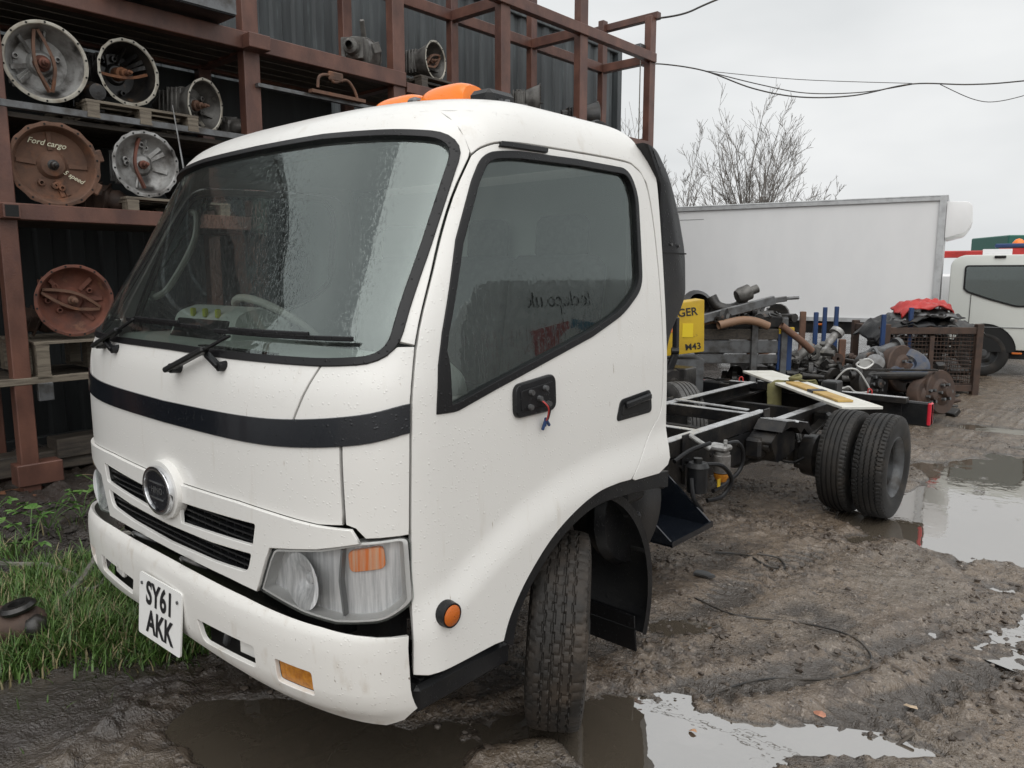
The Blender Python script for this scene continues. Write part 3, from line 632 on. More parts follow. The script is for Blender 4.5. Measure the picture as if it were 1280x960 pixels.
# emblem: chrome oval ring on a white boss
def oval(rx,rz,y0,y1,cx=0,cz=.928,n=40): return [[(cx+rx*math.cos(2*math.pi*i/n),y,cz+rz*math.sin(2*math.pi*i/n)) for i in range(n)] for y in (y0,y1)]
def ovalring(rxo,rzo,rxi,rzi,y0,y1,n=40,cx=0,cz=.928):
    a=oval(rxo,rzo,y0,y1,cx,cz,n);c=oval(rxi,rzi,y0,y1,cx,cz,n); V=a[0]+a[1]+c[0]+c[1]; F=[]
    for i in range(n):
        j=(i+1)%n; F+=[(i,j,n+j,n+i),(i,2*n+i,2*n+j,j),(2*n+i,3*n+i,3*n+j,2*n+j),(n+i,n+j,3*n+j,3*n+i)]
    return MB().add(V,F)
em=ovalring(.122,.100,.001,.001,.022,.060).build('emblem_boss','white',T,40,.004)
ovalring(.104,.083,.088,.068,.004,.030).build('ring','chrome',em,40,.004)
ovalring(.090,.070,.001,.001,.010,.030).build('emblem_face','gloss',em)
tt=text('emblem_lettering','HINO',.030,'steel',em,(0,.0085,.928),(R_(90),0,0),.0006,1.1,1)
b=MB().box((0,.0075,.955),(.10,.004,.004)); b.box((0,.0075,.901),(.10,.004,.004)); b.build('emblem_lines','steel',em,0)
# headlamps
for mi in (0,1):
    s=Surf().add(HLo,(),FRONT,.03,.006,.03,.006); hl=(s.mir(False) if mi else s).build('headlamp','lens',T)
    s=Surf().add(offs(HLo,-.004),(),FRONT,.05,-.045,0); (s.mir(False) if mi else s).build('housing','reflector',hl)
    sx=-1 if mi else 1
    for (x,z,r) in ((.725,.782,.084),):
        y=float(yfront(np.array([x]),np.array([z]))[0]); pr=[(.05*(k/8)**2-.018,r*(1-k/8*.999)) for k in range(9)]
        MB().lathe(pr,(sx*x,y+.022,z),(0,1,0),28).build('bowl','reflector',hl); MB().lathe([(0,.018),(-.02,.016),(-.026,.001)],(sx*x,y+.05,z),(0,1,0),14).build('bulb','reflector',hl)
    s=Surf().add(HLo,(offs(HLo,-.005),),FRONT,.05,-.003,.045,.001); (s.mir(False) if mi else s).build('bezel','plate',hl)
    dv=[(.858,.700),(.861,.700),(.852,.80),(.862,.892),(.859,.892),(.849,.80)]; s=Surf().add(dv,(),FRONT,.03,-.012,.02); (s.mir(False) if mi else s).build('divider','grey',hl)
    am=rnd([(.872,.884,.016),(.962,.902,.016),(.966,.842,.016),(.876,.826,.016)],0); s=Surf().add(am,(),FRONT,.03,-.028,.012); (s.mir(False) if mi else s).build('indicator','amberglow',hl)
# bumper
oz=np.array([.36,.40,.44,.47,.50,.61,.652,.678,.693,.703]); oo=np.array([-.035,-.005,.028,.040,.046,.050,.046,.034,.018,-.004])
def mbump(p): x,z=p[:,0],p[:,1]; return np.stack([x,yfront(x/1.012,np.full_like(z,.6))-pchip(oz,oo,z),z],1)
BUMP=(mbump,(0,-1,.05))
bo=[(0,.688),(.50,.687),(.83,.678),(.95,.668),(1.018,.656),(1.019,.56),(1.019,.432),(.995,.400),(.955,.382),(.81,.402),(.47,.438),(0,.452)]
bs=bo+[(-a,b) for a,b in bo[::-1] if abs(a)>1e-6]
slot=rnd([(.24,.548,.012),(.572,.560,.012),(.575,.488,.02),(.272,.474,.02)],0); fog=rnd([(.662,.552),(.806,.547),(.809,.470),(.668,.477)],.012)
mirp=lambda P:[(-a,b) for a,b in P][::-1]
bp=Surf().add(dens(bs,.05),(slot,mirp(slot),fog,mirp(fog)),BUMP,.025,0,.012).build('bumper','white_bump',T)
for mi in (0,1):
    f2=offs(fog,-.006); s=Surf().add(f2,(),BUMP,.03,-.014,0); (s.mir(False) if mi else s).build('fog_lens','amberdark',bp)
    sg_=-1 if mi else 1
    yb_=lambda x,o=.03: float(mbump(np.array([[x,.52]]))[0,1])+o
    b=MB().box((sg_*.40,yb_(.4,.085),.515),(.46,.02,.20)); b.build('slot_recess','dark',bp,0)
    b=MB().box((sg_*.485,yb_(.485,.045),.512),(.095,.02,.055),Matrix.Rotation(sg_*.12,3,'Z'),.01); b.build('slot_bracket','white_bump',bp); MB().box((sg_*.345,yb_(.345,.05),.515),(.022,.02,.10),Matrix.Rotation(.4,3,'Y'),.005).build('slot_stay','steel',bp)
b=MB().box((0,.22,.63),(1.5,.08,.10)); b.box((0,.30,.55),(1.8,.06,.25)); b.build('bumper_beam','plastic',T,0)
for x in (-.30,.08): MB().sweep(catmull([(x,.045,.69),(x+.05,.02,.72),(x+.10,.03,.715),(x+.12,.07,.69)],6),.006).build('tow_eye','steel',T)
pl=MB().prism(rnd([(-.1425,-.1115),(.1425,-.1115),(.1425,.1115),(-.1425,.1115)],.012),-.006,0,'xz').build('number_plate','plate',T); pl.location=(.012,-.010,.502); pl.rotation_euler=(R_(-4),R_(2.0),R_(3))
text('plate_lettering','SY61',.112,'ink',pl,(0,-.0075,.047),(R_(90),0,0),.0035,.80,1.0)
text('plate_lettering','AKK',.112,'ink',pl,(.005,-.0075,-.053),(R_(90),0,0),.0035,.80,1.0)
for x in (-.122,.118): MB().cyl((x,-.006,.075),(x,-.010,.075),.006,seg=10).build('screw','steel',pl)
# washer nozzles, wipers
for x in (-.423,.377):
    P=Vector((x,float(yfront(np.array([x]),np.array([1.375]))[0]),1.375)); b=MB().cyl(P+Vector((0,.02,0)),P+Vector((0,-.022,0)),.018,.014,12); b.bar(P+Vector((0,-.018,0)),P+Vector((-.085,-.010,.030)),.022,.018,.004); b.build('washer_nozzle','rubber',T)
def wpt(x,z,o=.03): return Vector((x,float(yfront(np.array([x]),np.array([z]))[0])-o,z))
for (piv,elb,b0_,b1_) in (((.105,1.350),(.43,1.470),(.30,1.478),(.875,1.478)),((-.56,1.385),(-.25,1.492),(-.36,1.488),(.20,1.484))):
    b=MB(); P0=wpt(*piv,.012); b.cyl(P0+Vector((0,.03,0)),P0+Vector((0,-.022,0)),.020,.016,14); A=wpt(*piv,.035); E_=wpt(*elb,.042); Mq=A.lerp(E_,.62)
    b.bar(A-(E_-A)*.06,Mq,.030,.018,.005); b.bar(Mq,E_,.012,.008,.002)
    wp=b.build('wiper_arm','plastic',T)
    pts=[wpt(b0_[0]+(b1_[0]-b0_[0])*k/10,b0_[1]+(b1_[1]-b0_[1])*k/10,.020) for k in range(11)]; b=MB()
    for k in range(10): b.bar(pts[k],pts[k+1],.010,.013,.002)
    for k in (2,3,4,5,6,7): b.bar(pts[k]+Vector((0,-.016,.012)),pts[k+1]+Vector((0,-.016,.012)),.010,.010,.002)
    b.build('blade','rubber',wp)
# doors
GO=[(.356,1.268),(.372,1.40),(.396,1.49),(.493,1.748),(.584,1.925,.02),(.640,2.010,.05),(.76,2.026,.05),(1.08,2.036),(1.40,2.036,.09),(1.448,1.95,.05),(1.440,1.72),(1.436,1.60,.09),(1.30,1.508,.06),(1.098,1.438),(.60,1.312),(.43,1.266,.02)]
GO=dens(rnd(GO),.04); GI=offs(GO,-.019)
GI=[(max(a,.410) if b<1.42 else a,b) for a,b in GI]
arch=[tuple(p)[:2] for p in catmull([(a,b,0) for a,b in [(1.24,.893),(1.103,.886),(.962,.846),(.831,.781),(.709,.681),(.632,.586),(.600,.516)]],6)]
dfr=[(dey(z),z) for z in np.linspace(.53,1.98,28)]
door_o=dfr+DT[:-1]+[(1.314,.889)]+arch+[(y,.520) for y in np.linspace(.56,.30,6)]
SKIN=Surf().add(door_o,(offs(GO,-.008),),SIDE,.022,0,.02)
for mi in (0,1):
    cp_=Surf(); cp_.v,cp_.f,cp_.n=list(SKIN.v),list(SKIN.f),list(SKIN.n); dr=(cp_.mir(False) if mi else cp_).build('door','white',T)
    s=Surf().add(GO,(GI,),SIDE,.03,.005,.02,.003); (s.mir(False) if mi else s).build('window_seal','rubber',dr)
    s=Surf().add(offs(GI,.012),(),SIDE,.06,-.012,0); (s.mir(False) if mi else s).build('window_glass','sideglass',dr)
    sx=-1 if mi else 1
    hx_=lambda y,z:sx*float(xside(np.array([y]),np.array([z]))[0])
    hp=rnd([(1.243,1.118),(1.268,1.192),(1.474,1.208),(1.484,1.122)],.02); s=Surf().add(hp,(),SIDE,.05,.004,.006); h=(s.mir(False) if mi else s).build('door_handle','plastic',dr)
    s=Surf().add(rnd([(1.272,1.135),(1.285,1.172),(1.455,1.188),(1.462,1.138)],.012),(),SIDE,.05,.0062,.003); (s.mir(False) if mi else s).build('grip_recess','dark',h)
    MB().bar((hx_(1.30,1.175)+sx*.012,1.29,1.172),(hx_(1.45,1.18)+sx*.012,1.46,1.187),.016,.024,.006).build('grip','plastic',h)
    mp_=rnd([(.676,1.214),(.676,1.308),(.865,1.326),(.868,1.218)],.025); s=Surf().add(mp_,(),SIDE,.05,.016,.02,.006); mm=(s.mir(False) if mi else s).build('mirror_mount','plastic',dr)
    s=Surf().add(offs(mp_,-.018),(),SIDE,.05,.0195,.004); (s.mir(False) if mi else s).build('mount_plate','rubber',mm)
    for (y,z) in ((.735,1.285),(.805,1.292),(.775,1.262),(.73,1.24),(.82,1.24)): MB().cyl((hx_(y,z)+sx*.018,y,z),(hx_(y,z)+sx*.032,y,z),.010,.008,10).build('bolt','steel',mm)
    if not mi:
        X0=hx_(.79,1.25)
        for col,dy,dz in (('red',.0,.0),('ink',.008,.004)): MB().sweep(catmull([(X0+.02,.775+dy,1.262),(X0+.045,.79+dy,1.235),(X0+.035,.80+dy,1.20+dz),(X0+.02,.81+dy,1.185)],6),.0028,6).build('loose_wire',col,dr)
        for a_,b_ in (((.81,1.19),(.800,1.155)),((.81,1.19),(.835,1.165)),((.81,1.195),(.812,1.165))): MB().bar((X0+.02,*a_),(X0+.014,*b_),.009,.009,.002).build('wire_connector','blue',dr)
    s=Surf().add([(.70,2.034),(.71,2.047),(.92,2.052),(.915,2.040)],(),SIDE,.05,.012,.012); (s.mir(False) if mi else s).build('rusted_bracket','rubber',T)
    # arch lip and liner
    aro=[(1.60,.862),(1.45,.876)]+arch; ari=[(a+.0,b) for a,b in []]
    inner=[tuple(p)[:2] for p in catmull([(a,b,0) for a,b in [(.650,.480),(.676,.568),(.750,.660),(.863,.748),(.982,.805),(1.115,.836),(1.30,.833),(1.45,.82),(1.60,.80)]],6)]
    s=Surf().add(aro+inner,(),SIDE,.04,-.006,.05); (s.mir(False) if mi else s).build('arch_trim','plastic',T)
    b=MB(); ar=[(1.5,.83),(1.3,.835),(1.12,.835),(.98,.80),(.86,.74),(.75,.66),(.68,.57),(.64,.42)]; V=[(sx*x,y,z) for (y,z) in ar for x in (.99,.45)]; b.add(V,[(2*i,2*i+1,2*i+3,2*i+2) for i in range(len(ar)-1)]); b.box((sx*.45,1.06,.62),(.02,.95,.5)); b.build('wheel_arch_liner','plastic',T)
    # side marker
    mz=.685; mk=MB().lathe([(0,.001),(.02,.024),(.022,.036),(-.01,.040)],(hx_(.366,mz)-sx*.002,.366,mz),(sx,0,0),28).build('side_marker','rubber',T)
    MB().lathe([(.028,.001),(.027,.020),(.020,.031)],(hx_(.366,mz),.366,mz),(sx,0,0),28).build('marker_lens','orange',mk)
    # step
    b=MB().box((sx*.87,.485,.432),(.25,.41,.085),None,.014)
    for k in range(9): b.box((sx*.90,.32+.042*k,.478),(.15,.018,.01),None,.002)
    b.build('step','plastic',T)
    # mudguard and flap behind the front wheel
    pr=[]; cy,cz,r=1.06,.36,.545
    b=MB(); n=14
    for k in range(n+1):
        a=R_(66-88*k/n); rr=r
        for x,dr_ in ((.58,0),(.94,0),(.985,-.015),(.985,-.05)): pr.append((sx*x,cy+(rr+dr_)*math.cos(a),cz+(rr+dr_)*math.sin(a)))
    b.add(pr,[(4*i+j,4*i+j+1,4*i+j+5,4*i+j+4) for i in range(n) for j in range(3)])
    for k in (2,5,8): 
        a=R_(66-88*k/n); b.box((sx*.78,cy+(r+.012)*math.cos(a),cz+(r+.012)*math.sin(a)),(.36,.03,.03),Matrix.Rotation(a,3,'X'),.006)
    mg=b.build('mudguard','plastic',T,50)
    MB().box((sx*.755,1.575,.135),(.33,.010,.17),Matrix.Rotation(.12,3,'X'),.003).build('mudflap','rubber',mg)
# far door window light passes through both sides; side quarter trims behind the door
for sx in (1,-1):
    b=MB(); b.box((sx*.86,1.52,.80),(.16,.16,.15),None,.02); b.box((sx*.985,1.44,.835),(.02,.10,.06),None,.012)
    b.sweep(catmull([(sx*1.0,1.40,.82),(sx*1.005,1.40,.86),(sx*1.0,1.47,.865),(sx*1.0,1.47,.815)],5,True),.006,6,True,True); b.build('sill_end','plastic',T)
    # black air duct behind the rear corner
    du=rnd([(1.50,2.150),(1.58,2.130,.03),(1.68,2.04,.05),(1.76,1.91,.06),(1.83,1.74,.05),(1.845,1.57,.05),(1.82,1.52,.04),(1.72,1.40,.05),(1.67,1.20,.03),(1.612,1.18),(1.612,2.0)],0)
    b=MB().prism(du,sx*.68,sx*.962,'yz'); dc=b.build('air_duct','plastic',T,40,.02)
    MB().box((sx*.82,1.73,1.735),(.288,.19,.006),Matrix.Rotation(.0,3,'X')).build('duct_joint','dark',dc,0)
    for (y,z) in ((1.70,1.77),(1.76,1.765)): MB().cyl((sx*.958,y,z),(sx*.968,y,z),.006,seg=8).build('duct_screw','steel',dc)
# roof beacon bar
def lobe(x0,x1,h):
    n=14; V=[];F=[]; m=12
    for i in range(n+1):
        t=i/n; x=x0+(x1-x0)*t; s=(1-abs(2*t-1)**3.2)**(1/3.2); hh=h*(.25+.75*s)*(1 if s>0 else 0)+.001; ww=.075*(.45+.55*s)
        for k in range(m+1): a=math.pi*k/m; V.append((x,1.06+ww*math.cos(a)*abs(math.cos(a))**-.3 if abs(math.cos(a))>.01 else 1.06,2.262+hh*math.sin(a)**.7))
    for i in range(n):
        for k in range(m): F.append((i*(m+1)+k,(i+1)*(m+1)+k,(i+1)*(m+1)+k+1,i*(m+1)+k+1))
    F+=[tuple(range(m+1)),tuple(n*(m+1)+k for k in range(m+1))]
    return MB().add(V,F)
be=MB().box((.24,1.06,2.250),(.66,.17,.04),None,.01).build('beacon_bar','plastic',T)
lobe(-.07,.235,.100).build('amber_lens','amber',be); lobe(.225,.505,.100).build('amber_lens','amber',be); MB().box((.218,1.06,2.285),(.055,.166,.090),None,.012).build('centre_band','steel',be)
b=MB().box((.575,1.06,2.272),(.11,.15,.070),None,.018); b.cyl((.55,1.06,2.30),(.55,1.06,2.316),.014,seg=10); b.bar((.60,1.05,2.29),(.70,1.02,2.20),.03,.02,.005); b.build('beacon_end','plastic',be)
b=MB()
for y in (.93,1.02,1.30,1.42): b.cyl((.765,y,2.205),(.765,y,2.232),.012,.009,8)
b.build('roof_bolts','steel',T)
MB().sweep(catmull([(.62,1.50,2.18),(.64,1.62,2.27),(.66,1.72,2.22),(.66,1.78,2.10)],8),.014,8).build('roof_hose','rubber',T)
MB().sweep(catmull([(.58,1.46,2.20),(.60,1.60,2.24),(.63,1.70,2.25),(.66,1.80,2.16),(.66,1.82,2.0)],8),.010,8).build('roof_hose','rubber',T)
MB().cyl((-1.0,.66,2.06),(-1.22,.72,2.46),.005,.003,8).build('aerial','steel',T)
# cab interior
MB().box((0,.95,.93),(1.86,1.25,.06)).build('cab_floor','dark',T,0)
b=MB(); dp=[(.21,1.36),(.30,1.405),(.52,1.40),(.60,1.34),(.64,1.15),(.60,.95),(.30,.95)]; b.prism(rnd(dp,.03),-.88,.88,'yz'); ds=b.build('dashboard','dash',T)
b=MB().prism(rnd([(.36,1.39),(.40,1.50),(.50,1.53),(.62,1.47),(.66,1.34)],.03),-.62,-.12,'yz'); b.build('instrument_hood','dash',ds,40,.012)
b=MB().prism(rnd([(.345,1.40),(.385,1.475),(.40,1.475),(.40,1.40)],.004),-.58,-.16,'yz'); b.build('cluster_back','plastic',ds,40,.01)
for x in (-.46,-.36,-.26): MB().box((x,.395,1.500),(.018,.02,.035),None,.004).build('cluster_clip',mat('yellow_clip',(.55,.6,.06),.5),ds)
MB().box((.1,.27,1.393),(.5,.03,.006)).build('demister_vent','rubber',ds,0)
sc=Vector((-.38,.74,1.42)); ax=Vector((0,.62,.78)).normalized(); u,v,_=frame(ax)
sw=MB().sweep([sc+(u*math.cos(a)+v*math.sin(a))*.215 for a in np.linspace(0,2*math.pi,48,endpoint=False)],.017,10,True,True).build('steering_wheel','trim',T)
b=MB().lathe([(-.05,.03),(0,.06),(.02,.055),(.025,.001)],sc-ax*.04,ax,20)
for a in (R_(20),R_(160),R_(270)): b.bar(sc-ax*.03,sc+(u*math.cos(a)+v*math.sin(a))*.21,.03,.014,.004)
b.cyl(sc-ax*.05,sc-ax*.42,.03); b.build('wheel_hub','grey',sw)
for (x,wd) in ((-.42,.50),(.16,.40),(.58,.46)):
    b=MB().box((x,1.12,1.10),(wd,.48,.16),None,.05); s_=b.build('seat','seat',T,60)
    MB().box((x,1.40,1.42),(wd,.14,.62),Matrix.Rotation(-.16,3,'X'),.05).build('backrest','seat',s_,60)
    MB().box((x,1.475,1.80),(wd*.55,.09,.18),Matrix.Rotation(-.1,3,'X'),.035).build('headrest','seat',s_,60)
for sx in (-1,1):
    MB().sweep(catmull([(sx*.86,.42,1.55),(sx*.80,.46,1.60),(sx*.77,.56,1.78),(sx*.80,.60,1.90),(sx*.85,.60,1.93)],7),.014,8).build('grab_handle','trim',T)
    MB().box((sx*.975,.92,1.13),(.012,1.15,.34)).build('door_card','trim',T,0)
MB().box((0,1.10,2.095),(1.55,.85,.02)).build('headlining','trim',T,0)
MB().box((0,1.555,1.50),(1.7,.02,1.1)).build('rear_lining','dash',T,0)
# ---------------------------------------------------------------- wheels and chassis
def tyre_mesh(name,R=.358,W=.205,rim=.205,kind='rib',N=300):
    hw=W/2; tw=hw*.80; nt=56; s=np.linspace(-tw,tw,nt)
    # cross-section: inner bead -> sidewall -> tread -> sidewall -> bead ; (x, r, treadness)
    side=[(hw*.72,rim),(hw*.86,rim+.006),(hw*.99,rim+.045),(hw*1.02,rim+.075),(hw*.99,R-.050),(hw*.935,R-.024),(hw*.905,R-.020),(hw*.885,R-.011)]
    prof=[(-x,r,0) for x,r in side]+[(x,R-.004*(x/tw)**2-.004*(abs(x)/tw)**8,1) for x in s]+[(x,r,0) for x,r in side[::-1]]
    n=len(prof); V=np.zeros((N,n,3)); th=np.arange(N)*2*np.pi/N
    for i,(x,r,t) in enumerate(prof):
        rr=np.full(N,r)
        if t:
            if kind=='zig':
                for c in (-.052,-.018,.018,.052):
                    cc=c+.0045*(2*np.abs(((th*76/(2*np.pi))%1)*2-1)-1); rr=np.where(np.abs(x-cc)<.0034,r-.009,rr)
                rr=np.where((np.abs(x)>.062)&(((th*76/(2*np.pi))%1)<.22),r-.007,rr)
            elif kind=='rib':
                for c in (-.050,-.017,.017,.050): rr=np.where(abs(x-c)<.0042,r-.010,rr)
                rr=np.where((abs(x)>.064)&(((th*70/(2*np.pi))%1)<.25),r-.005,rr)
            else:
                for c in (-.048,-.016,.016,.048):
                    cc=c+.003*np.sign(np.sin(th*34)); rr=np.where(np.abs(x-cc)<.0034,r-.008,rr)
                ph=(th*58/(2*np.pi)+.35*np.floor((x+.2)/.032))%1; rr=np.where((ph<.12),np.minimum(rr,r-.004),rr)
        elif abs(abs(x)-hw*.885)<.002 or abs(abs(x)-hw*.905)<.002:
            rr=np.where(((th*(52 if kind=='zig' else 64)/(2*np.pi))%1)<.3,r-.006,r)
        V[:,i]=np.stack([np.full(N,x),rr*np.cos(th),rr*np.sin(th)],-1)
    me=bpy.data.meshes.new(name); F=[(k*n+i,((k+1)%N)*n+i,((k+1)%N)*n+i+1,k*n+i+1) for k in range(N) for i in range(n-1)]
    me.from_pydata(V.reshape(-1,3).tolist(),[],F); me.shade_smooth(); me.set_sharp_from_angle(angle=R_(38)); return me
def rim_mb(dish):
    # axis +x is outboard
    if dish>0: pr=[(-.085,.200),(-.08,.208),(-.07,.205),(-.05,.190),(.05,.186),(.072,.203),(.085,.211),(.088,.206),(.078,.197),(.060,.182),(.03,.176),(.026,.170),(-.03,.166),(-.055,.158),(-.078,.135),(-.085,.120),(-.072,.100),(-.078,.085),(-.076,.072),(-.02,.066),(-.012,.055),(-.012,.001)]
    else: pr=[(.085,.205),(.088,.211),(.07,.200),(.03,.180),(.02,.165),(.045,.13),(.07,.105),(.075,.07),(.11,.062),(.115,.03),(.113,.001)]
    b=MB().lathe(pr,(0,0,0),(1,0,0),40)
    return b
TY={k:tyre_mesh('tyre',kind=k) for k in ('zig','rib','block')}
TY['zig'].materials.append(MT['tyre']); TY['rib'].materials.append(MT['tyre']); TY['block'].materials.append(MT['tyre_mud'])
RM=rim_mb(1).mesh('rim'); RF=rim_mb(0).mesh('rim'); RM.materials.append(MT['rim']); RF.materials.append(MT['rim'])
NUT=MB().cyl((0,0,0),(.022,0,0),.014,.012,6).mesh('wheel_nut'); NUT.materials.append(MT['steel'])
def wheel(loc,kind,rot,flip,dish):
    t=link('wheel',TY[kind],None,T); t.location=loc; t.rotation_euler=rot
    r=link('rim',RM if dish else RF,None,t); r.rotation_euler=(0,0,math.pi if flip else 0)
    for k in range(6):
        a=2*math.pi*k/6+.3; o=link('wheel_nut',NUT,None,t); x0=-.058 if dish else .07; o.location=((-x0-.022 if flip else x0),.10*math.cos(a),.10*math.sin(a))
    return t
ZW=.350
wheel((.905,1.06,ZW),'block',(R_(20),R_(2.5),R_(36)),False,False); wheel((-.84,1.06,ZW),'block',(0,0,R_(36)),True,False)
RY=4.45
for sx in (1,-1):
    wheel((sx*1.075,RY,ZW),'zig',(R_(7),0,0),sx<0,True); wheel((sx*.838,RY,ZW),'rib',(R_(33),0,0),sx>0,True)
# frame rails
def rail(x,y0,y1,z0,z1,sx,name,m='chassis'):
    b=MB(); w=.065; t=.008; b.box((x,(y0+y1)/2,(z0+z1)/2),(t,y1-y0,z1-z0)); b.box((x-sx*w/2,(y0+y1)/2,z1-t/2),(w,y1-y0,t)); b.box((x-sx*w/2,(y0+y1)/2,z0+t/2),(w,y1-y0,t)); return b.build(name,m,T,0)
for sx in (1,-1):
    X0=.375; r=rail(sx*X0,.45,5.85,.385,.582,sx,'frame_rail')
    for k,y in enumerate(np.linspace(2.7,5.6,16)): MB().cyl((sx*(X0+.003),y,.43+.09*(k%2)),(sx*(X0+.014),y,.43+.09*(k%2)),.011,seg=6).build('rivet','oily',r)
    yb=4.16 if sx>0 else 5.5
    sf=rail(sx*(X0-.004),2.2,yb,.588,.684,sx,'subframe_rail')
    MB().box((sx*(X0-.035),(2.2+yb)/2,.6865),(.066,yb-2.2,.004)).build('sheen_top','chassis_top',sf,0)  # pale strip paints the reflected sky along the rail top
    if sx>0: MB().box((X0-.033,(4.19+5.45)/2,.5845),(.066,1.26,.004)).build('sheen_top','chassis_top',r,0)
    for y in (2.95,4.10): 
        b=MB().box((sx*(X0+.012),y,.60),(.012,.10,.22),None,.003); b.cyl((sx*(X0+.01),y,.55),(sx*(X0+.035),y,.55),.016,seg=6); b.cyl((sx*(X0+.01),y,.46),(sx*(X0+.035),y,.46),.016,seg=6); b.box((sx*(X0+.02),y,.47),(.02,.07,.12)); b.build('subframe_bracket','chassis',T)
for y,z in ((1.9,.50),(2.9,.50),(3.7,.52),(5.05,.50),(5.8,.50)):
    b=MB().box((0,y,z),(.75,.008,.13)); b.box((0,y+.03,z+.065),(.75,.06,.006)); b.box((0,y+.03,z-.065),(.75,.06,.006)); b.build('cross_member','chassis',T,0)
for y in (3.98,3.2,5.62):
    b=MB().box((0,y,.645),(.68,.05,.075),None,.003); c=b.build('subframe_cross_member','chassis',T,0); MB().box((0,y,.685),(.68,.05,.004)).build('sheen_top','chassis_top',c,0)
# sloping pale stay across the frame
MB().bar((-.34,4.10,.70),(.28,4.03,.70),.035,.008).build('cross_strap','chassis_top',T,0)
# gearbox, propshaft, axle
b=MB().lathe([(-.5,.05),(-.48,.17),(-.2,.19),(-.1,.14),(.25,.12),(.3,.06)],(0,1.5,.50),(0,1,0),20); b.box((0,1.2,.62),(.45,.9,.35),None,.05); b.build('engine','oily',T)
b=MB().cyl((0,1.8,.48),(0,RY-.25,.36),.042,seg=14); b.lathe([(-.02,.05),(0,.075),(.03,.075),(.05,.05)],(0,2.95,.43),(0,1,0),14); b.build('propeller_shaft','oily',T)
b=MB().lathe([(-.24,.05),(-.20,.09),(-.16,.14),(-.06,.185),(.05,.19),(.13,.14),(.16,.03)],(0,RY,.345),(0,1,0),24); b.lathe([(-.75,.07),(-.30,.075),(-.18,.13),(0,.15),(.18,.13),(.30,.075),(.75,.07)],(0,RY,.35),(1,0,0),18); b.build('rear_axle','oily',T)
for sx in (1,-1):
    b=MB()
    for k in range(5):
        pts=[Vector((sx*.47,RY+t*(.62-.09*k),.445+.075*t*t*(1-.1*k)-.014*k)) for t in np.linspace(-1,1,13)]
        for i in range(12): b.bar(pts[i],pts[i+1],.07,.012)
    b.box((sx*.47,RY,.40),(.10,.16,.10),None,.01); b.build('leaf_spring','oily',T,0)
    for dy in (-.06,.06): MB().sweep(catmull([(sx*.435,RY+dy,.30),(sx*.435,RY+dy,.47),(sx*.47,RY+dy,.50),(sx*.505,RY+dy,.47),(sx*.505,RY+dy,.30)],5),.009,6).build('u_bolt','oily',T)
    for y in (RY-.63,RY+.63): b=MB().box((sx*.44,y,.49),(.12,.13,.14),None,.02); b.cyl((sx*.38,y,.50),(sx*.54,y,.50),.03,seg=12); b.build('spring_hanger','chassis',T)
    b=MB().cyl((sx*.42,RY+.10,.56),(sx*.55,RY-.12,.28),.028,seg=12); b.cyl((sx*.46,RY+.03,.49),(sx*.55,RY-.12,.28),.036,seg=12); b.build('damper','oily',T)
    b=MB().lathe([(-.05,.15),(.05,.16),(.07,.12),(.10,.06)],(sx*.60,RY,.35),(sx,0,0),20); b.build('brake_drum','oily',T)
    MB().sweep(catmull([(sx*.38,3.9,.45),(sx*.48,4.1,.36),(sx*.55,4.2,.33),(sx*.60,4.28,.36)],6),.008,6).build('brake_hose','rubber',T)
# pale notched bracket beside the axle, bump plate
b=MB().prism([(3.86,.605),(3.94,.665),(4.34,.60),(4.42,.53),(4.36,.51),(4.26,.575),(4.20,.545),(4.12,.60),(4.0,.62)],.40,.60,'yz'); b.build('bracket_cover','chassis',T,0)
MB().prism([(3.945,.667),(4.10,.645),(4.13,.60),(4.17,.635),(4.335,.602),(4.342,.606),(4.17,.641),(4.13,.606),(4.10,.651),(3.945,.673)],.41,.595,'yz').build('bracket_plate','chassis_top',T,0)
b=MB().prism(rnd([(3.78,.54),(3.90,.60),(4.2,.56),(4.2,.42),(3.9,.38)],.03),.39,.56,'yz'); b.build('spring_box','chassis',T,30)
# filter cluster hung on the rail behind the cab
fx=.545
f_=MB().lathe([(0,.001),(0,.045),(.02,.052),(.105,.052),(.11,.046),(.125,.046),(.13,.035),(.14,.001)],(fx,3.10,.475),(0,0,1),24).build('fuel_filter','alu',T)
b=MB().box((fx-.02,3.10,.625),(.13,.10,.035),None,.012); b.cyl((fx-.05,3.04,.62),(fx-.16,2.98,.70),.016,seg=10); b.cyl((fx,3.14,.64),(fx,3.14,.665),.012,seg=8); b.cyl((fx+.03,3.08,.64),(fx+.03,3.08,.66),.010,seg=8); b.build('filter_head','alu',f_)
MB().lathe([(0,.001),(0,.030),(.03,.045),(.05,.045)],(fx,3.10,.420),(0,0,1),18).build('filter_bowl','amberdark',f_)
MB().box((fx+.05,2.97,.445),(.004,.035,.045)).build('warning_tag','yellow',f_,0)
b=MB().cyl((.56,2.77,.43),(.56,2.77,.575),.058,.058,18); b.cyl((.56,2.77,.575),(.56,2.77,.60),.066,.05,18); b.cyl((.56,2.77,.60),(.56,2.77,.625),.025,seg=12); b.cyl((.56,2.86,.43),(.56,2.86,.56),.022,seg=12); b.build('oil_reservoir','plastic',T)
for pts in ([(fx,3.16,.64),(fx+.02,3.27,.63),(fx+.03,3.33,.55),(fx+.02,3.31,.45),(fx,3.17,.39),(fx,3.0,.38)],[(.57,2.82,.58),(.63,2.93,.56),(.65,3.02,.46),(.62,2.97,.37),(.58,2.86,.36)],[(.56,2.70,.52),(.60,2.66,.42),(.62,2.72,.34)],[(fx-.04,3.02,.66),(fx-.08,2.86,.64),(.45,2.7,.60)]):
    MB().sweep(catmull(pts,8),.013,8).build('hose','rubber',T)
